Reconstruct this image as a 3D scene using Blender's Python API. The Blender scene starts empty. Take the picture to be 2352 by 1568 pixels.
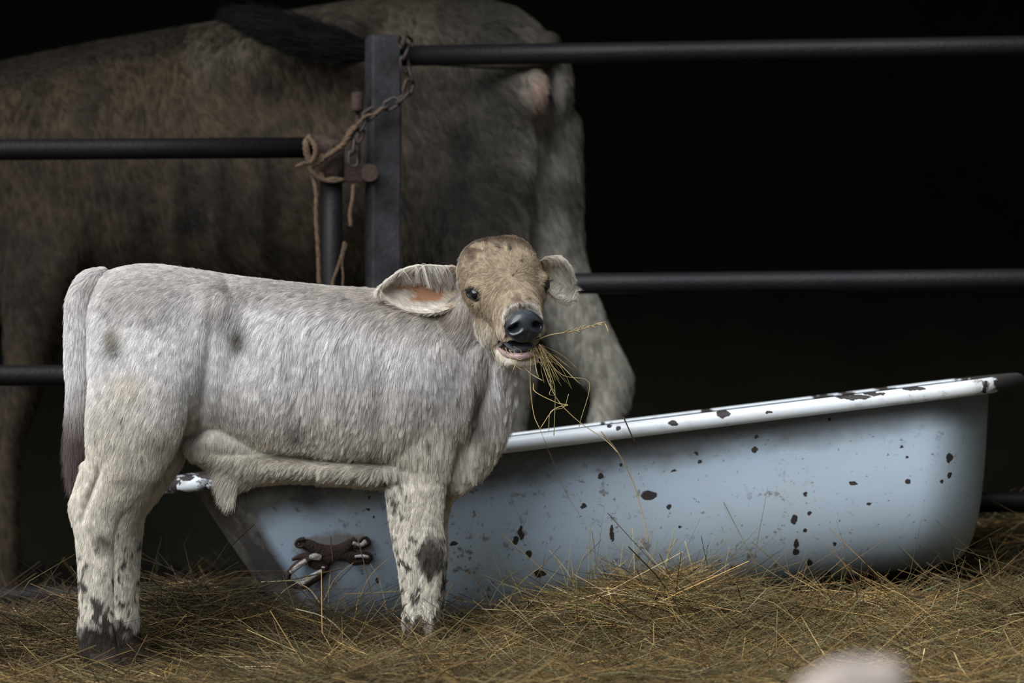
import bpy, math, random
import numpy as np
from mathutils import Vector, Matrix
from mathutils.kdtree import KDTree
from mathutils.bvhtree import BVHTree

SC = bpy.context.scene
COL = SC.collection
random.seed(7)
RNG = np.random.default_rng(7)

# ------------------------------------------------------------------ camera, sky, sun, exposure
CAM_H, F_PX, PITCH = 0.54, 9520.0, math.atan(116 / 9520.0)
cam_d = bpy.data.cameras.new('camera')
cam_d.sensor_width = 36.0
cam_d.lens = F_PX / 2352 * 36.0
cam_d.clip_end = 200
cam_d.dof.use_dof = True
cam_d.dof.focus_distance = 8.0
cam_d.dof.aperture_fstop = 3.6
cam = bpy.data.objects.new('camera', cam_d)
cam.location = (0, 0, CAM_H)
cam.rotation_euler = (math.pi / 2 + PITCH, 0, 0)
COL.objects.link(cam)
SC.camera = cam

SC.view_settings.view_transform = 'Standard'
SC.view_settings.look = 'None'
SC.view_settings.gamma = 1.0
SC.view_settings.use_curve_mapping = False
SC.view_settings.exposure = 0.0

w = bpy.data.worlds.new('overcast_sky')
w.use_nodes = True
SC.world = w
nt = w.node_tree
bg = nt.nodes['Background']
tc = nt.nodes.new('ShaderNodeTexCoord')
sep = nt.nodes.new('ShaderNodeSeparateXYZ')
ramp = nt.nodes.new('ShaderNodeValToRGB')
ramp.color_ramp.elements[0].position = 0.0
ramp.color_ramp.elements[0].color = (0.30, 0.33, 0.36, 1)
ramp.color_ramp.elements[1].position = 0.8
ramp.color_ramp.elements[1].color = (0.80, 0.90, 1.0, 1)
nt.links.new(tc.outputs['Generated'], sep.inputs[0])
nt.links.new(sep.outputs['Z'], ramp.inputs[0])
nt.links.new(ramp.outputs[0], bg.inputs[0])
bg.inputs[1].default_value = 0.80

sun_d = bpy.data.lights.new('overcast_sun', 'SUN')
sun_d.energy = 4.7
sun_d.angle = math.radians(62)
sun_d.color = (0.95, 0.98, 1.0)
sun = bpy.data.objects.new('overcast_sun', sun_d)
sun.rotation_euler = Vector((0.46, 0.60, -0.65)).to_track_quat('-Z', 'Y').to_euler()
sun.location = (-3, 0, 6)
COL.objects.link(sun)

# ------------------------------------------------------------------ helpers
def P(px, py, Y):
    """world point at depth Y whose place in the photograph is (px, py)"""
    dx, dz = (px - 1176) / F_PX, -(py - 784) / F_PX
    c, s = math.cos(PITCH), math.sin(PITCH)
    ry, rz = c - s * dz, s + c * dz
    k = Y / ry
    return Vector((dx * k, Y, CAM_H + rz * k))

def pix(p):
    """inverse of P for an (N,3) array: side-elevation coordinates used for coat markings"""
    c, s = math.cos(PITCH), math.sin(PITCH)
    y, z = p[:, 1], p[:, 2] - CAM_H
    d = c * y + s * z
    v = -s * y + c * z
    return 1176 + F_PX * p[:, 0] / d, 784 - F_PX * v / d

def _hash(ix, iy, iz, seed):
    h = (ix * 374761393 + iy * 668265263 + iz * 2147483647 + seed * 144269504) & 0xFFFFFFFF
    h = ((h ^ (h >> 13)) * 1274126177) & 0xFFFFFFFF
    h = ((h ^ (h >> 16)) * 2246822519) & 0xFFFFFFFF
    return (h & 0xFFFFFF) / float(0xFFFFFF)

def noise(p, scale=1.0, seed=0, octaves=1):
    tot, amp, nrm = 0, 1.0, 0
    for o in range(octaves):
        q = np.asarray(p, float) * scale * (2 ** o) + 1000.0
        i = np.floor(q).astype(np.int64)
        f = q - i
        f = f * f * (3 - 2 * f)
        r = 0
        for dx in (0, 1):
            for dy in (0, 1):
                for dz in (0, 1):
                    wgt = (f[:, 0] if dx else 1 - f[:, 0]) * (f[:, 1] if dy else 1 - f[:, 1]) * (f[:, 2] if dz else 1 - f[:, 2])
                    r = r + wgt * _hash(i[:, 0] + dx, i[:, 1] + dy, i[:, 2] + dz, seed + o * 17)
        tot = tot + r * amp
        nrm += amp
        amp *= 0.5
    return tot / nrm

def sstep(a, b, x):
    t = np.clip((x - a) / (b - a), 0, 1)
    return t * t * (3 - 2 * t)

def mat(name, base=(.5, .5, .5), rough=.6, metal=0, spec=.5, attr=None, var=0, var_scale=20, col2=None, bump=0, bump_scale=60):
    m = bpy.data.materials.new(name)
    m.use_nodes = True
    n, l = m.node_tree.nodes, m.node_tree.links
    b = n['Principled BSDF']
    b.inputs['Base Color'].default_value = (*base, 1)
    b.inputs['Roughness'].default_value = rough
    b.inputs['Metallic'].default_value = metal
    b.inputs['Specular IOR Level'].default_value = spec
    if attr:
        a = n.new('ShaderNodeAttribute'); a.attribute_name = attr
        l.new(a.outputs['Color'], b.inputs['Base Color'])
    elif col2:
        t = n.new('ShaderNodeTexCoord')
        x = n.new('ShaderNodeTexNoise'); x.inputs['Scale'].default_value = var_scale; x.inputs['Detail'].default_value = 6
        x.inputs['Roughness'].default_value = .65
        r = n.new('ShaderNodeValToRGB')
        r.color_ramp.elements[0].position = .5 - var; r.color_ramp.elements[0].color = (*base, 1)
        r.color_ramp.elements[1].position = .5 + var; r.color_ramp.elements[1].color = (*col2, 1)
        l.new(t.outputs['Object'], x.inputs[0]); l.new(x.outputs['Fac'], r.inputs[0]); l.new(r.outputs[0], b.inputs['Base Color'])
    if bump:
        t = n.new('ShaderNodeTexCoord')
        x = n.new('ShaderNodeTexNoise'); x.inputs['Scale'].default_value = bump_scale; x.inputs['Detail'].default_value = 5
        u = n.new('ShaderNodeBump'); u.inputs['Strength'].default_value = bump; u.inputs['Distance'].default_value = .01
        l.new(t.outputs['Object'], x.inputs[0]); l.new(x.outputs['Fac'], u.inputs['Height']); l.new(u.outputs[0], b.inputs['Normal'])
    return m

def tag(o, label=None, cat=None, group=None, kind=None):
    if label: o['label'] = label
    if cat: o['category'] = cat
    if group: o['group'] = group
    if kind: o['kind'] = kind
    return o

def thing(name, label, cat, loc, group=None):
    o = bpy.data.objects.new(name, None)
    o.location = loc
    o.empty_display_size = .1
    COL.objects.link(o)
    return tag(o, label, cat, group)

def origin(o):
    v = Vector((0, 0, 0))
    while o is not None:
        v = v + o.location
        o = o.parent
    return v

def obj(name, vf, m, parent=None, smooth=True, loc=None, kind=None, col=None):
    """vf = (verts world, faces); linked as one mesh object whose origin is its parent's (or loc)"""
    v, f = vf
    me = bpy.data.meshes.new(name)
    base = origin(parent) if parent else Vector(loc or (0, 0, 0))
    v = np.asarray(v, float) - np.array(base)
    me.from_pydata(v.tolist(), [], [tuple(int(i) for i in q) for q in f])
    me.update()
    if smooth: me.polygons.foreach_set('use_smooth', [True] * len(me.polygons))
    if m: me.materials.append(m)
    if col is not None:
        a = me.attributes.new('col', 'FLOAT_COLOR', 'POINT')
        a.data.foreach_set('color', np.c_[col, np.ones(len(col))].astype(np.float32).ravel())
    o = bpy.data.objects.new(name, me)
    COL.objects.link(o)
    if parent: o.parent = parent
    elif loc: o.location = loc
    if kind: o['kind'] = kind
    return o

def join(parts):
    V, F, n = [], [], 0
    for v, f in parts:
        V += [tuple(q) for q in v]
        F += [tuple(i + n for i in q) for q in f]
        n += len(v)
    return V, F

def rings_mesh(rings, cap=True, closed=False):
    ns = len(rings[0]); V = [tuple(p) for r in rings for p in r]; F = []
    nr = len(rings)
    for i in range(nr if closed else nr - 1):
        j = (i + 1) % nr
        for k in range(ns):
            F.append((i * ns + k, i * ns + (k + 1) % ns, j * ns + (k + 1) % ns, j * ns + k))
    if cap and not closed:
        F.append(tuple(range(ns - 1, -1, -1)))
        F.append(tuple((nr - 1) * ns + k for k in range(ns)))
    return V, F

def sring(C, A, B, ra, rb, ns=28, n=2.0, rb2=None):
    out = []
    for k in range(ns):
        t = 2 * math.pi * k / ns
        c, s = math.cos(t), math.sin(t)
        e = 2.0 / n
        x = math.copysign(abs(c) ** e, c) * ra
        y = math.copysign(abs(s) ** e, s) * (rb if (s > 0 or rb2 is None) else rb2)
        out.append(C + A * x + B * y)
    return out

def catmull(pts, sub):
    a = [np.array(p, float) for p in pts]
    a = [2 * a[0] - a[1]] + a + [2 * a[-1] - a[-2]]
    out = []
    for i in range(1, len(a) - 2):
        for k in range(sub):
            t = k / sub
            p0, p1, p2, p3 = a[i - 1], a[i], a[i + 1], a[i + 2]
            out.append(.5 * ((2 * p1) + (-p0 + p2) * t + (2 * p0 - 5 * p1 + 4 * p2 - p3) * t * t + (-p0 + 3 * p1 - 3 * p2 + p3) * t ** 3))
    out.append(a[-2])
    return out

def limb(pts, lateral, sub=4, ns=20, ends=True, n=2.0):
    """pts: (x,y,z, ra, rb); ra across the limb in the plane of motion, rb along lateral"""
    q = catmull(pts, sub) if sub > 1 else [np.array(p, float) for p in pts]
    rings = []
    L = Vector(lateral).normalized()
    N = len(q)
    for i, r in enumerate(q):
        t = Vector(q[min(i + 1, N - 1)][:3]) - Vector(q[max(i - 1, 0)][:3])
        t.normalize()
        A = t.cross(L).normalized()
        B = A.cross(t).normalized()
        C = Vector(r[:3])
        if ends and i == 0:
            for a in (.35, .75):
                k = math.sqrt(1 - (1 - a) ** 2)
                rings.append(sring(C - t * r[3] * .7 * (1 - a), A, B, r[3] * k, r[4] * k, ns, n))
        rings.append(sring(C, A, B, max(r[3], 1e-4), max(r[4], 1e-4), ns, n))
        if ends and i == N - 1:
            for a in (.75, .35):
                k = math.sqrt(1 - (1 - a) ** 2)
                rings.append(sring(C + t * r[3] * .7 * (1 - a), A, B, r[3] * k, r[4] * k, ns, n))
    return rings_mesh(rings)

def tube(pts, r, ns=10, sub=1, closed=False):
    p = [Vector(x) for x in (catmull(pts, sub) if sub > 1 else pts)]
    rr = r if isinstance(r, (list, tuple)) else [r] * len(p)
    if len(rr) != len(p):
        rr = list(np.interp(np.linspace(0, 1, len(p)), np.linspace(0, 1, len(rr)), rr))
    N = len(p); rings = []
    up = Vector((0, 0, 1))
    prev = None
    for i in range(N):
        t = (p[(i + 1) % N] - p[i - 1]) if closed else (p[min(i + 1, N - 1)] - p[max(i - 1, 0)])
        t.normalize()
        if prev is None:
            A = t.cross(up if abs(t.z) < .9 else Vector((1, 0, 0))).normalized()
        else:
            A = (prev - t * prev.dot(t)).normalized()
        prev = A
        B = t.cross(A)
        rings.append(sring(p[i], A, B, rr[i], rr[i], ns))
    return rings_mesh(rings, closed=closed)

def box(c, sx, sy, sz, rot=0, bev=0):
    c = Vector(c); R = Matrix.Rotation(rot, 3, 'Z')
    if not bev:
        V = [c + R @ Vector((x * sx / 2, y * sy / 2, z * sz / 2)) for x in (-1, 1) for y in (-1, 1) for z in (-1, 1)]
        F = [(0, 1, 3, 2), (4, 6, 7, 5), (0, 4, 5, 1), (2, 3, 7, 6), (0, 2, 6, 4), (1, 5, 7, 3)]
        return V, F
    rings = []
    for zz, ins in ((-1, bev), (-1, 0), (1, 0), (1, bev)):
        z = zz * (sz / 2 - (0 if ins else bev))
        a, b = sx / 2 - ins * .6, sy / 2 - ins * .6
        ring = []
        for (ux, uy) in ((1, 1), (-1, 1), (-1, -1), (1, -1)):
            for (bx, by) in (((0, 1), (1, 0)) if ux * uy < 0 else ((1, 0), (0, 1))):
                ring.append(c + R @ Vector((ux * (a - by * bev * 0 - (bev if by else 0)), uy * (b - (bev if bx else 0)), z)))
        rings.append(ring)
    return rings_mesh(rings)

def ellipsoid(c, A, B, Cc, ns=20, nr=12):
    c = Vector(c); rings = []
    for i in range(nr + 1):
        t = -math.pi / 2 + math.pi * (i + .5) / (nr + 1)
        rings.append([c + Cc * math.sin(t) + (A * math.cos(u) + B * math.sin(u)) * math.cos(t) for u in [2 * math.pi * k / ns for k in range(ns)]])
    return rings_mesh(rings)

def remesh(parts, voxel, smooth_it=6, factor=.5):
    v, f = join(parts)
    me = bpy.data.meshes.new('tmp'); me.from_pydata([tuple(x) for x in v], [], f); me.update()
    o = bpy.data.objects.new('tmp', me); COL.objects.link(o)
    r = o.modifiers.new('r', 'REMESH'); r.mode = 'VOXEL'; r.voxel_size = voxel
    s = o.modifiers.new('s', 'SMOOTH'); s.factor = factor; s.iterations = smooth_it
    dg = bpy.context.evaluated_depsgraph_get(); dg.update()
    e = o.evaluated_get(dg).to_mesh()
    n = len(e.vertices)
    V = np.empty(n * 3); e.vertices.foreach_get('co', V); V = V.reshape(-1, 3)
    F = [tuple(p.vertices) for p in e.polygons]
    bpy.data.objects.remove(o); bpy.data.meshes.remove(me)
    return V, F

def vnormals(V, F):
    V = np.asarray(V)
    N = np.zeros_like(V)
    q = np.array([f if len(f) == 4 else (f[0], f[1], f[2], f[2]) for f in F if len(f) in (3, 4)])
    n = np.cross(V[q[:, 2]] - V[q[:, 0]], V[q[:, 3]] - V[q[:, 1]])
    t = q[:, 2] == q[:, 3]
    n[t] = np.cross(V[q[t, 1]] - V[q[t, 0]], V[q[t, 2]] - V[q[t, 0]])
    for k in range(4): np.add.at(N, q[:, k], n)
    return N / np.maximum(np.linalg.norm(N, axis=1, keepdims=True), 1e-12)

def sample(V, F, n, weight=None):
    V = np.asarray(V)
    tri = []
    for f in F:
        if len(f) <= 4:
            tri.append((f[0], f[1], f[2]))
            if len(f) == 4: tri.append((f[0], f[2], f[3]))
    tri = np.array(tri)
    VN = vnormals(V, F)
    a, b, c = V[tri[:, 0]], V[tri[:, 1]], V[tri[:, 2]]
    fn = np.cross(b - a, c - a)
    ar = np.linalg.norm(fn, axis=1)
    if weight is not None:
        ar = ar * weight((a + b + c) / 3, VN[tri].mean(1))
    idx = RNG.choice(len(tri), n, p=ar / ar.sum())
    u, v = RNG.random(n), RNG.random(n)
    m = u + v > 1; u[m], v[m] = 1 - u[m], 1 - v[m]
    p = a[idx] + (b - a)[idx] * u[:, None] + (c - a)[idx] * v[:, None]
    t = tri[idx]
    nn = VN[t[:, 0]] * (1 - u - v)[:, None] + VN[t[:, 1]] * u[:, None] + VN[t[:, 2]] * v[:, None]
    nn /= np.maximum(np.linalg.norm(nn, axis=1, keepdims=True), 1e-9)
    return p, nn

def outward(vf):
    V, F = np.asarray(vf[0], float), vf[1]
    vol = 0
    for f in F:
        for k in range(1, len(f) - 1):
            vol += np.dot(V[f[0]], np.cross(V[f[k]], V[f[k + 1]]))
    return (vf[0], [tuple(reversed(f)) for f in F]) if vol < 0 else vf

def unit(a): return a / np.maximum(np.linalg.norm(a, axis=1, keepdims=True), 1e-9)

def hair(name, parent, V, F, n, direction, length, colour, lift, m, npts=5, r0=.00032, clump=.5, per=22, gravity=.25, frizz=.12, weight=None):
    p, nn = sample(V, F, n, weight)
    L = length(p, nn)
    keep = L > 1e-4
    p, nn, L = p[keep], nn[keep], L[keep]
    n = len(p)
    d = direction(p, nn)
    d = unit(d - nn * (d * nn).sum(1, keepdims=True))
    lf = lift(p, nn)[:, None] if callable(lift) else lift
    d = unit(d + nn * lf + RNG.normal(0, frizz, (n, 3)))
    L = L * RNG.uniform(.65, 1.15, n)
    t = np.linspace(0, 1, npts)
    pts = p[:, None, :] + d[:, None, :] * (L[:, None] * t[None, :])[:, :, None]
    pts[:, :, 2] -= gravity * L[:, None] * (t ** 2)[None, :]
    pts -= nn[:, None, :] * (.35 * lf * L[:, None] * (t ** 2)[None, :])[:, :, None] if np.isscalar(lf) else nn[:, None, :] * ((.35 * lf * L[:, None]) * (t ** 2)[None, :])[:, :, None]
    shade = np.ones(n)
    if clump:
        nc = max(2, n // per)
        ci = RNG.choice(n, nc, replace=False)
        kd = KDTree(nc)
        for i, c in enumerate(ci): kd.insert(p[c], i)
        kd.balance()
        near = np.array([kd.find(q)[1] for q in p])
        tgt = pts[ci][near]
        cl_ = clump(p)[:, None, None] if callable(clump) else clump
        k = cl_ * (t ** 1.3)[None, :, None] * RNG.uniform(.5, 1.1, n)[:, None, None]
        pts = pts + (tgt - pts) * k
        shade = RNG.uniform(.74, 1.12, nc)[near]
    shade = shade * RNG.uniform(.74, 1.12, n)
    col = np.clip(colour(p, nn) * shade[:, None], 0, 1)
    hc = bpy.data.hair_curves.new(name)
    hc.add_curves([npts] * n)
    base = np.array(origin(parent))
    hc.points.foreach_set('position', (pts - base).astype(np.float32).ravel())
    ra = hc.attributes.get('radius') or hc.attributes.new('radius', 'FLOAT', 'POINT')
    ra.data.foreach_set('value', np.tile((r0 * (1 - .75 * t)).astype(np.float32), n))
    a = hc.attributes.new('col', 'FLOAT_COLOR', 'CURVE')
    a.data.foreach_set('color', np.c_[col, np.ones(n)].astype(np.float32).ravel())
    hc.materials.append(m)
    o = bpy.data.objects.new(name, hc)
    COL.objects.link(o)
    o.parent = parent
    o['kind'] = 'stuff'
    return o

# ------------------------------------------------------------------ materials
M = {}
M['earth'] = mat('earth', (.014, .010, .007), .95, col2=(.035, .025, .014), var=.2, var_scale=9, bump=.6, bump_scale=30)
M['wall'] = mat('barn_wall', (.032, .032, .019), .9, col2=(.07, .066, .04), var=.25, var_scale=2.0)
M['roof'] = mat('barn_roof', (.03, .028, .024), .8, col2=(.05, .045, .035), var=.2, var_scale=3)
M['pipe'] = mat('dark_pipe', (.0075, .0075, .0098), .50, 0, spec=.22, col2=(.013, .0095, .0095), var=.22, var_scale=6, bump=.15, bump_scale=120)
M['post'] = mat('post_steel', (.016, .0155, .0175), .6, 0, spec=.3, col2=(.05, .05, .053), var=.18, var_scale=14, bump=.2, bump_scale=90)
M['rust'] = mat('rust', (.030, .017, .013), .85, .05, col2=(.065, .037, .026), var=.2, var_scale=40, bump=.5, bump_scale=150)
M['chain'] = mat('chain_iron', (.035, .026, .022), .6, .4, col2=(.085, .065, .055), var=.2, var_scale=60, bump=.3, bump_scale=200)
M['twine'] = mat('twine', (.095, .058, .034), .9, col2=(.18, .115, .068), var=.2, var_scale=80, bump=.6, bump_scale=400)
M['fur'] = mat('fur', rough=.55, spec=.25, attr='col')
M['skin'] = mat('skin', rough=.8, spec=.2, attr='col')
M['nose'] = mat('wet_nose', (.016, .018, .024), .22, spec=.6, col2=(.035, .040, .050), var=.2, var_scale=40, bump=.08, bump_scale=300)
M['eye'] = mat('eye', (.006, .006, .008), .05, spec=.7)
M['lid'] = mat('eyelid', (.025, .022, .022), .5)
M['lip'] = mat('lip', (.50, .33, .30), .35, col2=(.36, .25, .24), var=.15, var_scale=60)
M['tongue'] = mat('tongue', (.10, .11, .14), .4, col2=(.16, .16, .2), var=.2, var_scale=60)
M['mouth'] = mat('mouth_dark', (.02, .012, .012), .6)
M['hoof'] = mat('hoof', (.016, .012, .010), .85, spec=.2, col2=(.03, .024, .018), var=.2, var_scale=30, bump=.4)
M['hay'] = mat('hay', rough=.65, spec=.3, attr='col')
M['cow'] = mat('cow_coat', rough=.85, spec=.15, attr='col', bump=.35, bump_scale=70)
M['whitepaint'] = mat('flaking_white_paint', (.66, .68, .72), .5, col2=(.36, .28, .21), var=.12, var_scale=55, bump=.6, bump_scale=90)

# ------------------------------------------------------------------ setting
def hay_height(x, y):
    """height of the hay and litter over the flat floor"""
    x = np.asarray(x, float); y = np.asarray(y, float)
    k = 8.33 / F_PX
    pxs = np.array([-400, 0, 180, 330, 430, 520, 620, 800, 930, 1050, 1200, 1350, 1480, 1560, 1700, 1800, 2000, 2150, 2352, 2900])
    tops = np.array([1450, 1450, 1445, 1420, 1370, 1398, 1445, 1455, 1465, 1470, 1428, 1400, 1350, 1325, 1405, 1418, 1405, 1392, 1385, 1390])
    H = np.interp(x, (pxs - 1176) * k, (1514 - tops) * k)
    g = .12 + .88 * sstep(7.75, 8.30, y)
    g = g * (1 - .5 * sstep(8.6, 9.2, y))
    h = H * g
    # hollow round the calf's feet
    for (cx, cy, r) in ((-.775, 7.9, .20), (-.70, 8.04, .18), (-.185, 8.10, .13), (-.165, 8.24, .08)):
        h = h - (h - .018) * np.exp(-((x - cx) ** 2 + (y - cy) ** 2) / r ** 2)
    h = h + .17 * np.exp(-((x - 1.22) ** 2 / .10 + (y - 9.15) ** 2 / .05))
    h = h + .12 * np.exp(-((x - 1.0) ** 2 / .3 + (y - 9.45) ** 2 / .06))
    q = np.c_[x.ravel() * 1.0, y.ravel() * 1.0, np.zeros(x.size)]
    b = (noise(q, 7, 3, 2) - .5).reshape(x.shape)
    h = h * (1 - .75 * (1 - sstep(7.85, 8.15, y)) * (1 - sstep(-.45, -.2, x)))
    b2 = (noise(q, 19, 4, 2) - .5).reshape(x.shape)
    return h + (.050 * b + .030 * b2) * sstep(6.5, 7.5, y) * (1 - .75 * (1 - sstep(7.9, 8.2, y)) * (1 - sstep(-.45, -.2, x)))

def structure(name, vf, m):
    return obj(name, vf, m, kind='structure', smooth=False)

structure('floor', box((0, 5, -.06), 16, 26, .02), M['earth'])
structure('wall_back', box((0, 14.2, 1.6), 12, .2, 3.4), M['wall'])
structure('wall_left', box((-5.5, 11.5, 1.6), .2, 5.6, 3.4), M['wall'])
structure('blocker_wall_right', box((1.85, 9.0, 1.6), .2, 10.6, 3.4), M['wall'])  # unseen wall, added close and far forward to block sky from the right
rv = [(-6, 8.75, 2.12), (6, 8.75, 2.12), (6, 14.4, 3.2), (-6, 14.4, 3.2)]
rv = rv + [(x, y, z + .12) for x, y, z in rv]
structure('ceiling', (rv, [(3, 2, 1, 0), (4, 5, 6, 7), (0, 1, 5, 4), (1, 2, 6, 5), (2, 3, 7, 6), (3, 0, 4, 7)]), M['roof'])

# litter bed under the loose stalks
gx, gy = np.linspace(-3.2, 1.73, 170), np.r_[np.linspace(1.5, 6.4, 40), np.linspace(6.5, 10.6, 110)]
XX, YY = np.meshgrid(gx, gy)
ZZ = hay_height(XX, YY) - .012
bedV = np.c_[XX.ravel(), YY.ravel(), ZZ.ravel()]
bedF = [(j * 170 + i, j * 170 + i + 1, (j + 1) * 170 + i + 1, (j + 1) * 170 + i) for j in range(len(gy) - 1) for i in range(169)]
bed = obj('litter_bed', (bedV, bedF), M['earth'])
tag(bed, 'dark trodden litter under the loose hay', 'litter', kind='stuff')

# ------------------------------------------------------------------ fence on the right
YR0, YR1 = 9.30, 9.12
def dep(px): return YR0 + (YR1 - YR0) * (px - 880) / 1500.0
R_PIPE = .0232
fr = thing('metal_fence', 'dark round-rail metal fence with a flat steel post, behind the bathtub', 'fence', P(880, 1450, YR0))
for (a, b) in ((128, 105), (655, 640), (1157, 1152)):
    pts = [P(x, a + (b - a) * (x - 930) / 1470, dep(x)) for x in (905, 1500, 2100, 3010)]
    obj('rail', tube(pts, R_PIPE, 20), M['pipe'], fr)
pa = P(879, 82, 9.26); pb = P(879, 1480, 9.26)
rot = math.radians(19)
# post: flat bar folded into a channel with a rounded top
ringz = []
R3 = Matrix.Rotation(rot, 3, 'Z')
for z, sc in ((pb.z - .05, 1), (pa.z - .03, 1), (pa.z - .012, .97), (pa.z - .003, .88), (pa.z, .70)):
    ringz.append([Vector((pa.x, 9.26, z)) + R3 @ Vector((x * .033 * (1 if sc == 1 else sc ** .3), y * .033 * sc, 0))
                  for (x, y) in ((-1, -.8), (-.9, -1), (.9, -1), (1, -.8), (1, .8), (.9, 1), (-.9, 1), (-1, .8))])
obj('post', rings_mesh(ringz), M['post'], fr, smooth=False)
edge = R3 @ Vector((.0345, 0, 0))
eo = obj('rusty_edge', box(Vector((pa.x, 9.26, (pa.z + pb.z) / 2 - .02)) + edge, .003, .058, pa.z - pb.z - .05, rot), M['rust'], fr, smooth=False)
eo['label'] = 'rusty brown side of the steel post'

# ------------------------------------------------------------------ gate on the left
YG = 9.22
gt = thing('metal_gate', 'dark round-rail metal gate at the left, lower than the post', 'gate', P(760, 1440, YG))
for y0, y1 in ((344, 339), (862, 862), (1369, 1366)):
    pts = [P(x, y0 + (y1 - y0) * x / 700, YG - .10 * (760 - x) / 800) for x in (-700, -200, 300, 745)]
    obj('rail', tube(pts, R_PIPE, 20), M['pipe'], gt)
obj('upright', tube([P(761, 330, YG), P(761, 700, YG), P(761, 1440, YG)], .0250, 20), M['pipe'], gt)
cc = obj('corner_fitting', join([tube([P(762, 322, YG), P(762, 420, YG)], .0285, 18), tube([P(722, 339, YG), P(770, 339, YG)], .0285, 18)]), M['rust'], gt)
cc['label'] = 'rusty corner fitting at the top of the upright'
obj('latch_bar', join([box(P(815, 397, YG), .075, .012, .040, 0, .003), tube([P(849, 397, YG - .012), P(849, 397, YG - .045)], .019, 14)]), M['rust'], gt, smooth=False)
obj('hinge_pin', tube([P(821, 256, YG), P(821, 250, YG), P(821, 216, YG), P(821, 212, YG)], [.012, .0135, .0135, .011], 14), M['rust'], gt)
obj('hinge_rod', tube([P(822, 250, YG + .01), P(822, 400, YG + .01)], .006, 8), M['rust'], gt)

# chain
def link(c, d, nrm, L=.036, W=.021, r=.0036):
    d = d.normalized(); s = d.cross(nrm).normalized()
    pts = []
    for k in range(16):
        t = 2 * math.pi * k / 16
        x = math.cos(t) * W / 2
        y = math.sin(t) * W / 2 + math.copysign((L - W) / 2, math.sin(t))
        pts.append(c + s * x + d * y)
    return tube(pts, r, 7, closed=True)
ch = thing('chain', 'rusty iron chain looped from the top rail end down to the gate', 'chain', P(930, 120, 9.2))
cp = [(918, 112, 9.20), (926, 92, 9.17), (941, 100, 9.19), (932, 124, 9.185), (930, 148, 9.185), (941, 172, 9.195), (938, 200, 9.195), (926, 222, 9.19), (903, 236, 9.19), (876, 250, 9.19),
      (850, 262, 9.18), (834, 284, 9.18), (824, 308, 9.18), (812, 330, 9.175), (811, 360, 9.17), (813, 388, 9.17)]
cpw = [P(*c) for c in cp]
dense = [Vector(q) for q in catmull(cpw, 12)]
acc, last, k = 0, dense[0], 0
for i in range(1, len(dense)):
    acc += (dense[i] - dense[i - 1]).length
    if acc > .0265:
        d = dense[min(i + 3, len(dense) - 1)] - dense[i - 4 if i > 4 else 0]
        nrm = Vector((.5, -1, .3)) if k % 2 else Vector((1, .25, .4))
        obj('link', link(dense[i], d, nrm), M['chain'], ch)
        acc = 0; k += 1

# twine
tw = thing('baling_twine', 'frayed brown baling twine knotted round the gate corner', 'twine', P(740, 380, 9.18))
def strand(pts, r, name='strand'):
    q = [P(*p) for p in pts]
    dn = [Vector(v) for v in catmull(q, 6)]
    parts = []
    for ph in (0, 2.1, 4.2):
        pp = [v + Vector((math.cos(i * .9 + ph) * r * .6, math.sin(i * .9 + ph) * r * .6, 0)) for i, v in enumerate(dn)]
        parts.append(tube(pp, r * .6, 5))
    return obj(name, join(parts), M['twine'], tw)
strand([(712, 312, 9.18), (703, 330, 9.165), (708, 360, 9.165), (722, 378, 9.17), (745, 362, 9.17), (765, 350, 9.175), (790, 330, 9.17), (806, 302, 9.17), (818, 290, 9.18)], .0075, 'knot')
strand([(706, 316, 9.17), (716, 322, 9.16), (726, 345, 9.155), (716, 372, 9.16), (700, 374, 9.165), (684, 382, 9.16)], .006, 'knot')
strand([(742, 356, 9.17), (726, 368, 9.165), (714, 384, 9.17), (722, 400, 9.175), (740, 412, 9.18), (764, 417, 9.185), (786, 412, 9.19)], .007, 'knot')
strand([(736, 398, 9.19), (744, 412, 9.185), (768, 410, 9.185), (786, 414, 9.19)], .0065, 'wrap')
strand([(716, 396, 9.18), (726, 440, 9.18), (726, 500, 9.18), (731, 580, 9.18), (733, 660, 9.185), (736, 740, 9.19)], .0045)
strand([(792, 555, 9.19), (784, 590, 9.19), (772, 625, 9.19), (764, 650, 9.19), (758, 700, 9.19)], .0035)
strand([(796, 560, 9.19), (786, 600, 9.19), (788, 640, 9.19), (782, 700, 9.19)], .002)
strand([(812, 424, 9.17), (810, 455, 9.17), (804, 490, 9.17), (806, 520, 9.17)], .0042)
strand([(810, 302, 9.17), (838, 268, 9.165), (862, 262, 9.165), (880, 246, 9.165)], .0045)

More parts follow.
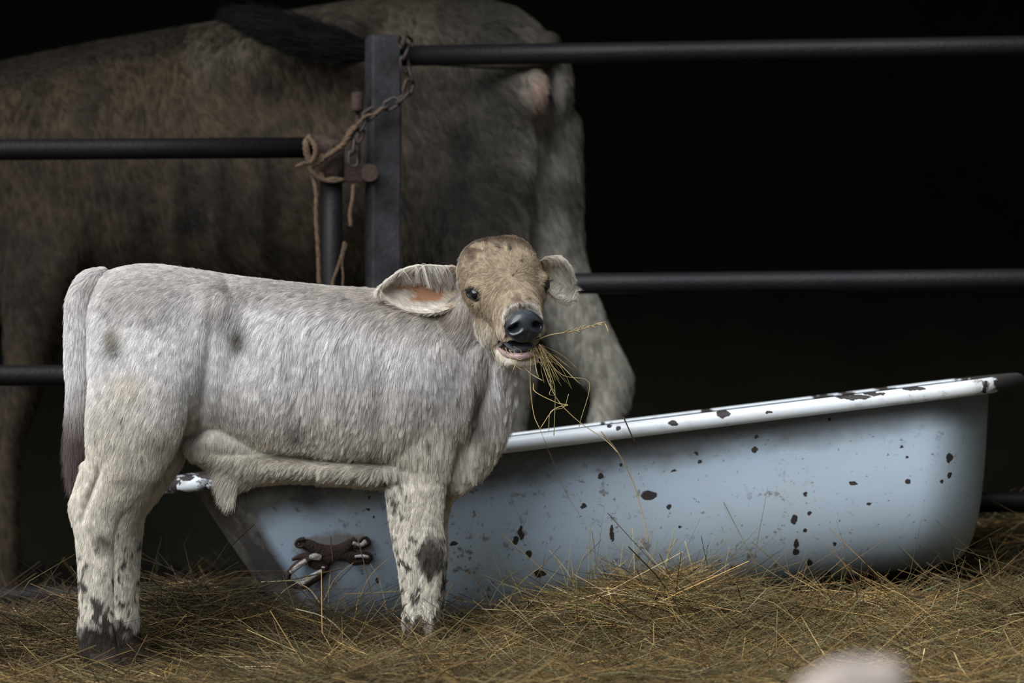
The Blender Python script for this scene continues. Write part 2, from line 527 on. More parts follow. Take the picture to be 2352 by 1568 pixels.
# ------------------------------------------------------------------ bathtub
YT = 8.40
rl, rr_ = P(340, 1110, YT), P(2385, 858, YT)
ax = (rr_ - rl); LT = ax.length; ax.normalize()
up_t = Vector((-ax.z, 0, ax.x))
WT = .68
tub = thing('bathtub', 'old white enamel bathtub used as a feed trough, rim tilted up to the right', 'bathtub', (rl.x + LT / 2, YT + WT / 2, 0))
TO = rl + Vector((0, WT / 2, 0))
def T(u, y, d): return TO + ax * u + Vector((0, y, 0)) - up_t * d
def outline(u0, u1, hw, n, d, ns=120):
    out = []
    cu, ru = (u0 + u1) / 2, (u1 - u0) / 2
    cl, cr = min(.22, ru), min(.16, ru)
    for k in range(ns):
        t = 2 * math.pi * k / ns
        c, s = math.cos(t), math.sin(t)
        out.append((c, s))
    # rounded rectangle with different end radii, sampled evenly
    pts = []
    for (cx, sg, cr_) in ((u1, 1, cr), (u0, -1, cl)):
        m = ns // 4
        for i in range(m):
            a = (-1 + 2 * i / (m - 1)) * math.pi / 2
            e = 1.0 if sg > 0 else .8
            x = cx - sg * cr_ + sg * cr_ * abs(math.cos(a)) ** e
            y = hw * math.copysign(abs(math.sin(a)) ** e, math.sin(a)) * sg
            pts.append((x, y))
        x0, x1 = (u1 - cr, u0 + cl) if sg > 0 else (u0 + cl, u1 - cr)
        for i in range(1, ns // 4):
            f = i / (ns // 4)
            pts.append((x0 + (x1 - x0) * f, hw * sg))
    return [T(x, y, d) for x, y in pts]
prof = [(.000, .012), (.012, .036), (.03, .046), (.06, .047), (.10, .047), (.15, .049), (.20, .055), (.25, .068), (.29, .088), (.325, .118), (.352, .160), (.368, .215), (.376, .27)]
def ends(d, ins):
    e = min(ins, .03) + max(0, ins - .03) * .25
    return e + .020 + max(0, d) * .50, LT - (e + .030 + max(0, d) * .17)
rings = []
for d, ins in prof:
    a, b = ends(d, ins)
    rings.append(outline(a, b, WT / 2 - ins, 4, d))
for d, ins in reversed(prof):
    a, b = ends(d, ins + .008)
    rings.append(outline(a, b, WT / 2 - ins - .008, 4, max(d - .008, 0)))

# enamel: white with brown grime, painted shade, specks and hand-placed chips at their places on the wall
def tub_material(name, chips, rim=False):
    m = bpy.data.materials.new(name); m.use_nodes = True
    n, l = m.node_tree.nodes, m.node_tree.links
    b = n['Principled BSDF']
    b.inputs['Roughness'].default_value = .33
    b.inputs['Specular IOR Level'].default_value = .5
    t = n.new('ShaderNodeTexCoord')
    def nz(scale, det=5, rough=.6):
        x = n.new('ShaderNodeTexNoise'); x.inputs['Scale'].default_value = scale; x.inputs['Detail'].default_value = det; x.inputs['Roughness'].default_value = rough
        l.new(t.outputs['Object'], x.inputs[0]); return x
    def ramp(src, p0, p1, c0=(0, 0, 0), c1=(1, 1, 1)):
        r = n.new('ShaderNodeValToRGB')
        r.color_ramp.elements[0].position = p0; r.color_ramp.elements[0].color = (*c0, 1)
        r.color_ramp.elements[1].position = p1; r.color_ramp.elements[1].color = (*c1, 1)
        l.new(src, r.inputs[0]); return r.outputs[0]
    def mix(f, a, bb):
        x = n.new('ShaderNodeMix'); x.data_type = 'RGBA'
        l.new(f, x.inputs[0])
        for s, i in ((a, 6), (bb, 7)):
            if isinstance(s, tuple): x.inputs[i].default_value = (*s, 1)
            else: l.new(s, x.inputs[i])
        return x.outputs[2]
    def math_(op, a, bb=None, c=None):
        x = n.new('ShaderNodeMath'); x.operation = op
        for i, s in enumerate((a, bb, c)):
            if s is None: continue
            if isinstance(s, (int, float)): x.inputs[i].default_value = s
            else: l.new(s, x.inputs[i])
        return x.outputs[0]
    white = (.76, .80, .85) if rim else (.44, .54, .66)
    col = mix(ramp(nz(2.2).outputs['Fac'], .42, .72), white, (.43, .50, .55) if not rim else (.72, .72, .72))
    sp = n.new('ShaderNodeSeparateXYZ'); l.new(t.outputs['Object'], sp.inputs[0])
    X, Z = sp.outputs['X'], sp.outputs['Z']
    if not rim:
        # grime and painted shade under the rim; brown scale and painted shadow, left end
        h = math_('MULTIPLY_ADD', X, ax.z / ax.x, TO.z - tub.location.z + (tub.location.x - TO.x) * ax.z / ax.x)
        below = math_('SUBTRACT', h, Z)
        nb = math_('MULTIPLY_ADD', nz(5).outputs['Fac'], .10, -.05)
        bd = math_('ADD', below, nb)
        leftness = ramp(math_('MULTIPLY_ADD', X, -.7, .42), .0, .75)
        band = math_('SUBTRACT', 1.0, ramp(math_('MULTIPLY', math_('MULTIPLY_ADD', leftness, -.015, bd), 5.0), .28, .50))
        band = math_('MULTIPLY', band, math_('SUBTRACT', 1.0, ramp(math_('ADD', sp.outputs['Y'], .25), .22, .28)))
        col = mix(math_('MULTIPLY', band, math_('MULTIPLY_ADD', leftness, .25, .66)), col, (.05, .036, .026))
        lend = ramp(math_('ADD', math_('MULTIPLY_ADD', X, -1.0, math_('MULTIPLY', below, .5)), math_('MULTIPLY', nb, .3)), .725, .75)
        col = mix(math_('MULTIPLY', lend, .94), col, (.045, .032, .025))
        # soft greenish film
        col = mix(math_('MULTIPLY', ramp(nz(3.3, 7, .7).outputs['Fac'], .5, .7), math_('MULTIPLY_ADD', leftness, .55, .08)), col, (.44, .46, .38))
        # brown specks denser on the left half
        s1 = ramp(nz(38, 5, .75).outputs['Fac'], .565, .62)
        s2 = ramp(math_('MULTIPLY_ADD', leftness, .16, nz(5, 3).outputs['Fac']), .54, .68)
        col = mix(math_('MULTIPLY', math_('MULTIPLY', s1, s2), .8), col, (.15, .10, .07))
        s3 = ramp(nz(110, 3, .6).outputs['Fac'], .66, .70)
        col = mix(math_('MULTIPLY', s3, .7), col, (.10, .07, .05))
    else:
        d1 = ramp(nz(22, 8, .75).outputs['Fac'], .52, .60)
        d2 = ramp(nz(2.4, 3).outputs['Fac'], .42, .55)
        col = mix(math_('MULTIPLY', math_('MULTIPLY', d1, d2), .75), col, (.22, .15, .10))
    if not rim:   # ochre rust run round the foot bracket
        nx = math_('MULTIPLY_ADD', math_('SUBTRACT', nz(25, 4).outputs['Fac'], .5), .05, X)
        nz_ = math_('MULTIPLY_ADD', math_('SUBTRACT', nz(31, 4).outputs['Fac'], .5), .05, Z)
        a0, c0 = P(765, 1262, 8.45) - tub.location, None
        qa = math_('DIVIDE', math_('SUBTRACT', nx, a0.x), .085)
        qc = math_('DIVIDE', math_('SUBTRACT', nz_, a0.z), .040)
        st = math_('SUBTRACT', 1.0, ramp(math_('ADD', math_('MULTIPLY', qa, qa), math_('MULTIPLY', qc, qc)), .45, 1.0))
        col = mix(math_('MULTIPLY', st, .65), col, (.17, .105, .045))
    dist = n.new('ShaderNodeTexNoise'); dist.inputs['Scale'].default_value = 60; dist.inputs['Detail'].default_value = 3
    l.new(t.outputs['Object'], dist.inputs[0])
    acc = None
    ds = n.new('ShaderNodeSeparateColor'); l.new(dist.outputs['Color'], ds.inputs[0])
    amp = .016 if not rim else .014
    Xd = math_('MULTIPLY_ADD', math_('SUBTRACT', ds.outputs[0], .5), amp, X)
    Zd = math_('MULTIPLY_ADD', math_('SUBTRACT', ds.outputs[1], .5), amp, Z)
    cur = None
    for (cx, cz, rx, rz) in chips:
        a = math_('DIVIDE', math_('SUBTRACT', Xd, cx), rx)
        c = math_('DIVIDE', math_('SUBTRACT', Zd, cz), rz)
        q = math_('ADD', math_('MULTIPLY', a, a), math_('MULTIPLY', c, c))
        cur = q if cur is None else math_('MINIMUM', cur, q)
    chip = math_('SUBTRACT', 1.0, ramp(cur, .80, 1.05))
    if rim:
        # black bare iron: ends of the rim and a broken line along its lower edge
        be = math_('MULTIPLY_ADD', nz(22, 4).outputs['Fac'], .14, X)
        endr = ramp(be, LT / 2 - .045 + .0, LT / 2 - .04)
        chip = math_('MAXIMUM', chip, endr)
        bl = math_('MULTIPLY_ADD', nz(14, 5).outputs['Fac'], .3, math_('MULTIPLY', X, -1.0))
        nn = ramp(nz(18, 5, .65).outputs['Fac'], .47, .50)
        chip = math_('MAXIMUM', chip, math_('MULTIPLY', ramp(bl, LT / 2 - .1 + .10, LT / 2 - .1 + .14), nn))
    col = mix(chip, col, (.030, .024, .022))
    l.new(col, b.inputs['Base Color'])
    rg = n.new('ShaderNodeMath'); rg.operation = 'MULTIPLY_ADD'; l.new(chip, rg.inputs[0]); rg.inputs[1].default_value = .4; rg.inputs[2].default_value = .36 if not rim else .3
    l.new(rg.outputs[0], b.inputs['Roughness'])
    bp = n.new('ShaderNodeBump'); bp.inputs['Strength'].default_value = .5; bp.inputs['Distance'].default_value = .003
    hh = math_('SUBTRACT', math_('MULTIPLY', nz(45, 4).outputs['Fac'], .25), chip)
    l.new(hh, bp.inputs['Height']); l.new(bp.outputs[0], b.inputs['Normal'])
    return m
chips_px = [(1491, 1137, 20, 11), (1536, 1163, 6, 6), (1858, 1179, 6, 5), (1828, 1193, 8, 10), (1849, 1134, 5, 6), (1852, 1217, 5, 4), (1832, 1250, 6, 14), (1831, 1272, 7, 9), (1866, 1296, 7, 9),
    (1912, 1323, 8, 8), (1960, 1112, 9, 6), (1997, 1157, 5, 4), (2086, 1105, 7, 7), (2085, 1051, 4, 4), (2069, 1026, 4, 5), (2184, 1053, 7, 13), (2165, 1107, 5, 5), (2183, 1091, 5, 7),
    (1686, 1304, 7, 5), (1785, 1302, 5, 4), (1920, 1252, 4, 4), (1904, 963, 4, 4), (1606, 1060, 5, 5), (1600, 1043, 6, 5), (1736, 1004, 5, 5), (1733, 1032, 9, 6), (1379, 1094, 6, 6),
    (1340, 1163, 6, 6), (1426, 1066, 4, 4), (1241, 1320, 15, 8), (1198, 1225, 5, 20), (1214, 1272, 7, 11), (1406, 1225, 5, 20), (1563, 1209, 4, 4), (1041, 1248, 9, 6), (868, 1334, 5, 8),
    (847, 1168, 5, 3), (849, 1141, 3, 4), (858, 1189, 3, 3), (1545, 1082, 8, 3), (1185, 1240, 8, 10)]
def chip_list(src, Y):
    out = []
    for x, y, a, b in src:
        p = P(x, y, Y) - tub.location
        out.append((p.x, p.z, a * Y / F_PX, b * Y / F_PX))
    return out
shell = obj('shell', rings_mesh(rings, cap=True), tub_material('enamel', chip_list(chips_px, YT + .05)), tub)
rim_chips = [(1660, 950, 16, 13), (1546, 972, 12, 6), (1400, 978, 6, 6), (1420, 983, 5, 6), (1960, 912, 44, 6), (2010, 904, 26, 5), (1765, 946, 8, 4), (2140, 877, 5, 4), (1868, 906, 20, 4), (1880, 903, 10, 4), (1140, 1024, 18, 4), (1900, 908, 4, 3), (2100, 892, 30, 5), (470, 1092, 26, 8), (425, 1098, 22, 7)]
# rolled rim
ro = outline(.0, LT, WT / 2, 4, .012, 120)
rn = len(ro); rr2 = []
for i in range(rn):
    tdir = (ro[(i + 1) % rn] - ro[i - 1]).normalized()
    A = tdir.cross(up_t).normalized()
    c = ro[i] - A * .012
    rr2.append(sring(c, A, up_t, .020, .0165, 14, 2.4))
obj('rim', rings_mesh(rr2, closed=True), tub_material('rim_enamel', chip_list(rim_chips, YT), True), tub)

# rusted foot bracket on the near wall
def W(zx, zy, off=0):
    x, y = 640 + zx * .1148, 1200 + zy * .1148
    base = P(x, y, YT)
    u = (base - TO).dot(ax); d = -(base - TO).dot(up_t)
    ins = np.interp(d, [a for a, _ in prof], [b for _, b in prof])
    return P(x, y, YT + ins - off)
SZ = .1148 * YT / F_PX
def band(pts, wd, th=.006, off=.003):
    q = [(*W(x, y, off), r * SZ if not isinstance(wd, (int, float)) else wd * SZ, th) for (x, y, *rest) in pts for r in [rest[0] if rest else 0]]
    return limb(q, (0, 1, 0), 4, 12)
br = obj('foot_bracket', join([
    band([(430, 420, 60), (560, 430, 110), (760, 520, 120), (950, 590, 150), (1150, 590, 150), (1330, 510, 130), (1450, 400, 95)], None),
    band([(1100, 640, 120), (1300, 630, 130), (1480, 660, 110), (1560, 700, 70)], None),
    band([(1400, 700, 90), (1500, 780, 70), (1620, 770, 60), (1800, 790, 40)], None),
    band([(640, 800, 90), (800, 800, 150), (950, 720, 150), (1050, 660, 120)], None),
    band([(280, 740, 30), (400, 690, 60), (560, 690, 90), (720, 700, 90)], None),
    band([(640, 720, 70), (400, 830, 75), (230, 980, 62), (190, 1130, 55), (340, 1270, 60), (480, 1290, 60), (660, 1170, 75), (860, 1020, 80), (940, 880, 80)], None, .009, .005),
    band([(1480, 340, 60), (1600, 390, 30), (1680, 310, 28), (1760, 300, 28), (1820, 390, 26), (1770, 460, 26), (1640, 490, 36), (1520, 480, 50)], None, .006, .005),
    band([(1530, 640, 36), (1660, 605, 26), (1800, 620, 30), (1850, 700, 32), (1780, 775, 40), (1640, 760, 50)], None, .006, .005),
    band([(500, 330, 50), (400, 350, 40), (345, 420, 35), (390, 480, 35), (470, 480, 40)], None, .006, .005),
]), M['rust'], tub)
br['label'] = 'rust-brown cast foot bracket with looped ends'
for pts in ([(640, 690, 50), (730, 680, 72), (830, 700, 58)], [(540, 770, 52), (400, 860, 56), (250, 990, 46)], [(850, 980, 50), (700, 1060, 56), (520, 1180, 62), (440, 1220, 50)], [(1500, 410, 40), (1640, 450, 40), (1740, 390, 60)],
            [(1540, 680, 30), (1680, 670, 36), (1790, 690, 34)], [(870, 890, 22), (915, 900, 22)]):
    obj('paint_patch', band(pts, None, .004, .0125), M['whitepaint'], br)

# ------------------------------------------------------------------ calf
def Yb(px): return 7.96 + (px - 250) * .00026
Bx = Vector((.958, .287, 0)); S = Vector((-.287, .958, 0))
calf = thing('calf', 'pale cream calf standing side-on with its head turned, hay in its mouth', 'calf', (P(600, 1500, 8.05).x, 8.05, 0))
K = 8.05 / F_PX
parts = []
tor = [(196, 720, 860, .045), (212, 668, 920, .075), (250, 622, 960, .102), (340, 606, 985, .116), (450, 619, 1000, .114), (550, 634, 1038, .122), (650, 646, 1066, .132), (750, 657, 1082, .137),
       (850, 663, 1085, .133), (930, 672, 1078, .118), (1000, 695, 1062, .102), (1060, 735, 1035, .08), (1105, 790, 990, .055), (1135, 840, 950, .035)]
rings = []
for r in catmull(tor, 3):
    px, a, b, hw = r
    p0, p1 = P(px, a, Yb(px)), P(px, b, Yb(px))
    rings.append(sring((p0 + p1) / 2, Vector((0, 0, 1)), S, (p0.z - p1.z) / 2, hw, 36, 2.12))
parts.append(rings_mesh(rings))
def leg(seq, Y):
    """seq rows: px, py, half width px, lateral radius m, (optional depth shift)"""
    return [(*P(r[0], r[1], Y + (r[4] if len(r) > 4 else 0)), r[2] * Y / F_PX, r[3]) for r in seq]
YHN, YHF, YFN, YFF = 7.885, 8.045, 8.09, 8.235
hind_n = [(310, 720, 105, .045, .05), (318, 820, 112, .06, .02), (318, 900, 116, .062, .01), (306, 980, 112, .056), (286, 1050, 94, .046), (258, 1110, 70, .038), (226, 1168, 56, .031), (218, 1232, 45, .0265),
          (220, 1300, 41, .025), (221, 1390, 40, .0235), (222, 1445, 44, .026), (226, 1485, 42, .025), (236, 1520, 44, .027)]
hind_f = [(360, 800, 95, .05), (375, 900, 95, .055), (372, 980, 80, .05), (352, 1050, 66, .042), (322, 1110, 56, .036), (292, 1168, 46, .031), (285, 1232, 42, .027), (287, 1300, 34, .025), (288, 1390, 30, .0235),
          (288, 1440, 34, .026), (290, 1475, 33, .025), (298, 1508, 38, .027)]
fore_n = [(985, 780, 80, .035, .03), (985, 860, 98, .045, .01), (972, 940, 98, .048), (962, 1010, 88, .044), (955, 1080, 78, .040), (954, 1150, 69, .035), (957, 1210, 62, .033), (965, 1262, 60, .034), (966, 1310, 52, .029),
          (966, 1380, 44, .024), (966, 1430, 44, .026), (966, 1470, 44, .026), (970, 1502, 46, .028)]
fore_f = [(1010, 960, 80, .045), (1000, 1060, 66, .040), (985, 1150, 54, .035), (982, 1210, 46, .032), (984, 1262, 46, .033), (984, 1310, 42, .028), (982, 1380, 36, .024), (981, 1430, 38, .026), (981, 1465, 38, .026), (984, 1496, 40, .028)]
for sq, Y in ((hind_n, YHN), (hind_f, YHF), (fore_n, YFN), (fore_f, YFF)):
    parts.append(limb(leg(sq, Y), S, 4, 24))
# point of the hock with the heel cord above it
for dx, Y in ((0, YHN), (72, YHF)):
    parts.append(limb(leg([(206 + dx, 1070, 20, .011), (188 + dx, 1120, 18, .011), (176 + dx, 1160, 19, .013), (180 + dx, 1185, 20, .013), (196 + dx, 1240, 18, .012)], Y), S, 4, 14))
# neck, bending towards the lens
neck = [(930, 810, 140, .085, 8.17), (1000, 792, 122, .078, 8.165), (1060, 765, 104, .070, 8.14), (1112, 728, 90, .063, 8.11), (1145, 690, 78, .056, 8.07)]
nr = []
for r in catmull(neck, 4):
    px, py, a, b, Y = r
    nr.append(((*P(px, py, Y), a * K, b)))
parts.append(limb(nr, (-.55, .83, 0), 1, 28))
# brisket and dewlap folds
parts.append(limb([(*P(1128, 800, 8.10), .050, .040), (*P(1125, 880, 8.13), .055, .035), (*P(1105, 960, 8.15), .060, .038), (*P(1070, 1040, 8.16), .055, .04), (*P(1030, 1100, 8.16), .045, .04)], S, 4, 18))
parts.append(limb([(*P(1160, 830, 8.07), .022, .016), (*P(1160, 890, 8.10), .022, .014), (*P(1150, 940, 8.13), .018, .012)], S, 4, 14))
# underline and navel fold
parts.append(limb([(*P(470, 1010, 8.0), .045, .06), (*P(560, 1060, 8.04), .040, .075), (*P(680, 1072, 8.07), .030, .085), (*P(800, 1080, 8.09), .028, .08), (*P(890, 1088, 8.11), .030, .07)], S, 4, 18))
parts.append(limb([(*P(505, 1020, 8.0), .045, .03), (*P(545, 1062, 8.01), .046, .028), (*P(590, 1078, 8.03), .030, .03)], S, 4, 16))
parts.append(limb([(*P(520, 1050, 8.0), .036, .024), (*P(526, 1095, 8.0), .028, .018), (*P(530, 1128, 8.0), .014, .010), (*P(532, 1142, 8.0), .005, .005)], S, 4, 12))

# head frame: Fh to the nose, Rh to the picture's right, Uh to the forehead
TH, PH, RO = math.radians(17), math.radians(20), math.radians(7)
Fh = Vector((math.sin(TH) * math.cos(PH), -math.cos(TH) * math.cos(PH), -math.sin(PH)))
R0 = Vector((math.cos(TH), math.sin(TH), 0))
U0 = Vector((math.sin(TH) * math.sin(PH), -math.cos(TH) * math.sin(PH), math.cos(PH)))
Rh = R0 * math.cos(RO) + U0 * math.sin(RO)
Uh = U0 * math.cos(RO) - R0 * math.sin(RO)
H0 = P(1166, 668, 7.99) - Fh * .03 - Uh * .012
def H(f, r, u): return H0 + Fh * f + Rh * r + Uh * u
def hloc(p):
    q = np.asarray(p) - np.array(H0)
    return q @ np.array(Fh), q @ np.array(Rh), q @ np.array(Uh)
skull = [(-.095, .030, -.045, .040), (-.075, .080, -.060, .066), (-.045, .097, -.070, .076), (-.01, .100, -.076, .077), (.025, .092, -.076, .076), (.055, .066, -.072, .065), (.08, .047, -.066, .054),
         (.105, .033, -.060, .046), (.122, .024, -.056, .042), (.134, .015, -.054, .039), (.141, .006, -.052, .032), (.144, -.004, -.048, .022)]
rings = []
for f, t, b, wd in catmull(skull, 3):
    rg = sring(Vector((0, 0, 0)), Vector((1, 0, 0)), Vector((0, 1, 0)), 1, 1, 32, 2.9 if f < .0 else (2.5 if f < .04 else 2.2))
    low = .34 * (1 - sstep(.06, .11, f))
    rings.append([H(f, q.y * wd * (1 - low * max(0, -q.x) ** 1.3), (t + b) / 2 + q.x * (t - b) / 2) for q in rg])
parts.append(rings_mesh(rings))
# cheeks, brow ridges, muzzle pads
for sgn in (-1, 1):
    parts.append(ellipsoid(H(.03, sgn * .036, -.055), Fh * .055, Rh * .028, Uh * .045))
    parts.append(ellipsoid(H(.028, sgn * .060, .026), Fh * .030, Rh * .020, Uh * .020))
    parts.append(ellipsoid(H(.115, sgn * .027, -.036), Fh * .028, Rh * .020, Uh * .024))
jaw = [(-.01, -.04, -.092, .036), (.03, -.052, -.104, .038), (.06, -.068, -.111, .039), (.09, -.079, -.114, .039), (.112, -.083, -.114, .036), (.128, -.084, -.110, .031), (.138, -.088, -.104, .022)]
rings = []
for f, t, b, wd in catmull(jaw, 3):
    rings.append(sring(H(f, 0, (t + b) / 2), Uh, Rh, (t - b) / 2, wd, 28, 2.3))
parts.append(rings_mesh(rings))

CV, CF = remesh(parts, .0042, 7, .5)
CN = vnormals(CV, CF)
# muscle and bone relief
def bump(V, N, lst):
    px, py = pix(V)
    out = V.copy()
    face = sstep(0.0, .35, N @ np.array([.287, -.958, 0]))
    for (x, y, rx, ry, a, *rt) in lst:
        th = math.radians(rt[0]) if rt else 0
        dx, dy = px - x, py - y
        u, v = dx * math.cos(th) + dy * math.sin(th), -dx * math.sin(th) + dy * math.cos(th)
        g = np.exp(-(u / rx) ** 2 - (v / ry) ** 2) * face * (V[:, 1] < 8.2)
        out += np.array([.1, -.99, 0])[None, :] * (1.5 * a * g)[:, None]
    return out
CV = bump(CV, CN, [(500, 690, 38, 45, .012), (545, 800, 40, 75, -.018, -15), (610, 700, 70, 32, -.007), (408, 880, 60, 100, .014), (462, 900, 16, 120, -.014, 8), (265, 790, 35, 80, -.008), (330, 700, 80, 50, .006),
                   (960, 860, 70, 110, .012), (872, 930, 26, 120, -.010), (700, 1052, 180, 12, -.014, 4), (1010, 800, 50, 90, .006), (1095, 960, 14, 90, -.014, 15), (210, 1130, 8, 60, -.010, 20), (520, 640, 12, 70, -.006, -20),
                   (640, 820, 18, 140, .003), (700, 830, 18, 140, .003), (760, 840, 18, 140, .003), (930, 1090, 60, 30, -.006)])
hf, hr, hu = hloc(CV)
ishead = (np.linalg.norm(CV - np.array(H(.04, 0, 0)), axis=1) < .19)
# eyes sit on the head's surface where the photograph shows the near one; the far one mirrors it
bvh = BVHTree.FromPolygons([tuple(v) for v in CV], CF)
cam_p = Vector((0, 0, CAM_H))
hit = bvh.ray_cast(cam_p, (P(1087, 676, 8) - cam_p).normalized())[0]
q = hit - H0
ef, er, eu = q.dot(Fh), q.dot(Rh), q.dot(Uh)
EYES = [hit, H(ef, -er, eu)]
ODS = [(Rh * (-.80 if i == 0 else .80) + Fh * .58 + Uh * .12).normalized() for i in (0, 1)]
for e, od in zip(EYES, ODS):
    d = np.linalg.norm(CV - np.array(e), axis=1)
    out = np.array(od)[None, :]
    CV = CV - out * (.006 * np.exp(-(d / .013) ** 4))[:, None] + out * (.0035 * np.exp(-((d - .023) / .007) ** 2))[:, None]
# flatten the muzzle front that the nose pad covers
hf, hr, hu = hloc(CV)
ex = np.maximum(hf - .128, 0) * (np.abs(hr) < .036) * (hu > -.046) * (hf < .2) * (np.abs(hu) < .06)
CV = CV - np.array(Fh)[None, :] * ex[:, None]
CN = vnormals(CV, CF)

MUD = np.array([.045, .032, .024])
def headmask(p):
    """1 on the head, fading into the neck"""
    hf, hr, hu = hloc(p)
    a_ = -.085 + .06 * (1 - sstep(-.045, .01, hu))
    return sstep(0, .045, hf - a_) * (1 - sstep(.072, .10, -hr)) * (1 - sstep(.10, .13, hr)) * (hf < .3) * sstep(-.16, -.11, hu)
def coat(p, n=None):
    px, py = pix(p)
    N = len(p)
    hf, hr, hu = hloc(p)
    white = np.array([.90, .86, .85]); cream = np.array([.88, .80, .66]); grey = np.array([.56, .49, .43]); tan = np.array([.47, .36, .245])
    c = np.tile(white, (N, 1))
    n1 = noise(p, 9, 1, 2); n2 = noise(p, 28, 2, 2); n3 = noise(p, 70, 5, 2); n4 = noise(p, 150, 6, 2)
    def mixin(c, col, f): return c + (np.array(col) - c) * np.clip(f, 0, 1)[:, None]
    # cream low on the belly, thighs and legs
    c = mixin(c, cream, sstep(840, 1080, py + 160 * (n1 - .5)) * .75)
    # greyer along the back and over the neck
    back = np.interp(px, [180, 340, 550, 750, 900, 1050], [640, 606, 634, 657, 670, 700])
    c = mixin(c, grey, (1 - sstep(10, 120, py - back + 70 * (n1 - .5))) * np.interp(px, [200, 500, 700, 1000], [.25, .45, .75, .95]))
    c = mixin(c, grey, sstep(820, 1020, px) * (1 - sstep(700, 900, py)) * .3)
    hm = headmask(p)
    face = hm * (1 - .0 * hu)
    c = mixin(c, tan, face * sstep(-.10, -.035, hu + .03 * (n1 - .5)) * .95)
    c = mixin(c, [.55, .43, .29], face * (1 - sstep(.012, .045, np.minimum(np.linalg.norm(p - np.array(EYES[0]), axis=1), np.linalg.norm(p - np.array(EYES[1]), axis=1)))) * .8)
    c = mixin(c, [.72, .60, .46], face * sstep(.05, .12, hf) * sstep(.02, -.04, hu) * .7 if False else face * sstep(.05, .12, hf) * (1 - sstep(-.05, .015, hu)) * .6)
    c = mixin(c, [.85, .77, .65], hm * (1 - sstep(-.075, -.02, hu)) * .85)
    # dirt on the poll and the nose bridge
    c = mixin(c, [.13, .085, .055], hm * sstep(.055, .085, hu) * (1 - sstep(.0, .04, hf)) * sstep(.38, .52, .5 * n2 + .5 * n3) * .92)
    c = mixin(c, [.80, .74, .70], hm * sstep(.120, .128, hf) * (hu > -.01) * .7)
    c = mixin(c, [.42, .21, .11], hm * np.exp(-(np.linalg.norm(p - np.array(H(.128, -.030, -.050)), axis=1) / .011) ** 2))
    c = mixin(c, [.14, .09, .06], hm * np.exp(-((hf - .118) / .014) ** 2 - ((hr - .0) / .022) ** 2) * (hu > -.02) * sstep(.42, .56, .5 * n3 + .5 * n4) * .9)
    # dark skin round the eyes
    for e in EYES:
        d = np.linalg.norm(p - np.array(e), axis=1)
        c = mixin(c, [.03, .026, .025], 1 - sstep(.016, .023, d * (1 + .5 * np.abs((p - np.array(e)) @ np.array(Uh)) / .02) + .008 * (n3 - .5)))
    # inside of the mouth
    inm = (hf > .045) * (np.abs(hr) < .036) * (hu < -.050 - .0) * (hu > -.086) * hm
    up = np.array(n) @ np.array(Uh) if n is not None else np.zeros(N)
    c = mixin(c, [.03, .018, .018], inm * (np.abs(up) > .35))
    # mud on the legs
    legs = sstep(1110, 1480, py)
    dn = np.clip((py - 1150) / 350, 0, 1)
    pat = .30 * n2 + .35 * n3 + .35 * n4
    hindl = (px < 420)
    dn = dn + .16 * (px > 860) * sstep(1280, 1340, py)
    f = sstep(.66 - .26 * dn ** 1.2, .72 - .24 * dn ** 1.2, pat) * sstep(1150, 1260, py)
    c = mixin(c, MUD, f * .92 * (px < 1100))
    c = mixin(c, MUD, hindl * sstep(1400, 1452, py + 110 * (pat - .5)) * .96)
    c = mixin(c, MUD, (~hindl) * (px < 1100) * sstep(1395, 1470, py + 130 * (pat - .5)) * .9)
    kn = np.exp(-((px - 992) / 40) ** 2 - ((py - 1280) / 62) ** 2)
    c = mixin(c, MUD, (px > 860) * (px < 1060) * sstep(.35, .75, kn + .55 * (pat - .5) * 2) * .9)
    c = mixin(c, MUD, (px > 850) * (px < 935) * sstep(1060, 1120, py) * sstep(.54, .62, .5 * n3 + .5 * n4) * .8)
    c = mixin(c, [.20, .16, .12], hindl * np.exp(-((px - 240) / 32) ** 2 - ((py - 1215) / 48) ** 2) * sstep(.3, .6, n2) * 1.2)
    # stains on the flank, plus shade painted under the ear and in body creases
    for (x, y, rx, ry, col, a) in ((262, 790, 20, 34, (.20, .18, .13), .9), (250, 770, 28, 20, (.35, .32, .22), .6), (545, 775, 20, 34, (.20, .18, .13), 1.0), (505, 665, 22, 12, (.36, .31, .26), .7), (480, 720, 10, 50, (.42, .38, .34), .6), (680, 985, 20, 34, (.16, .14, .13), .8), (700, 1055, 120, 14, (.22, .16, .10), .8),
                                   (840, 1055, 60, 26, (.20, .15, .10), .8), (285, 890, 50, 30, (.74, .64, .42), .5), (560, 690, 10, 10, (.1, .1, .1), .2), (1100, 935, 20, 95, (.11, .08, .06), .95), (375, 1020, 40, 30, (.45, .36, .24), .6), (480, 700, 18, 60, (.40, .36, .30), .35),
                                   (300, 1100, 50, 18, (.35, .28, .2), .5), (320, 680, 95, 55, (.56, .50, .46), .75), (1015, 722, 34, 34, (.24, .18, .13), .8)):
        c = mixin(c, col, np.exp(-((px - x) / rx) ** 2 - ((py - y) / ry) ** 2) * a * sstep(.25, .55, n2 * .6 + n1 * .4))
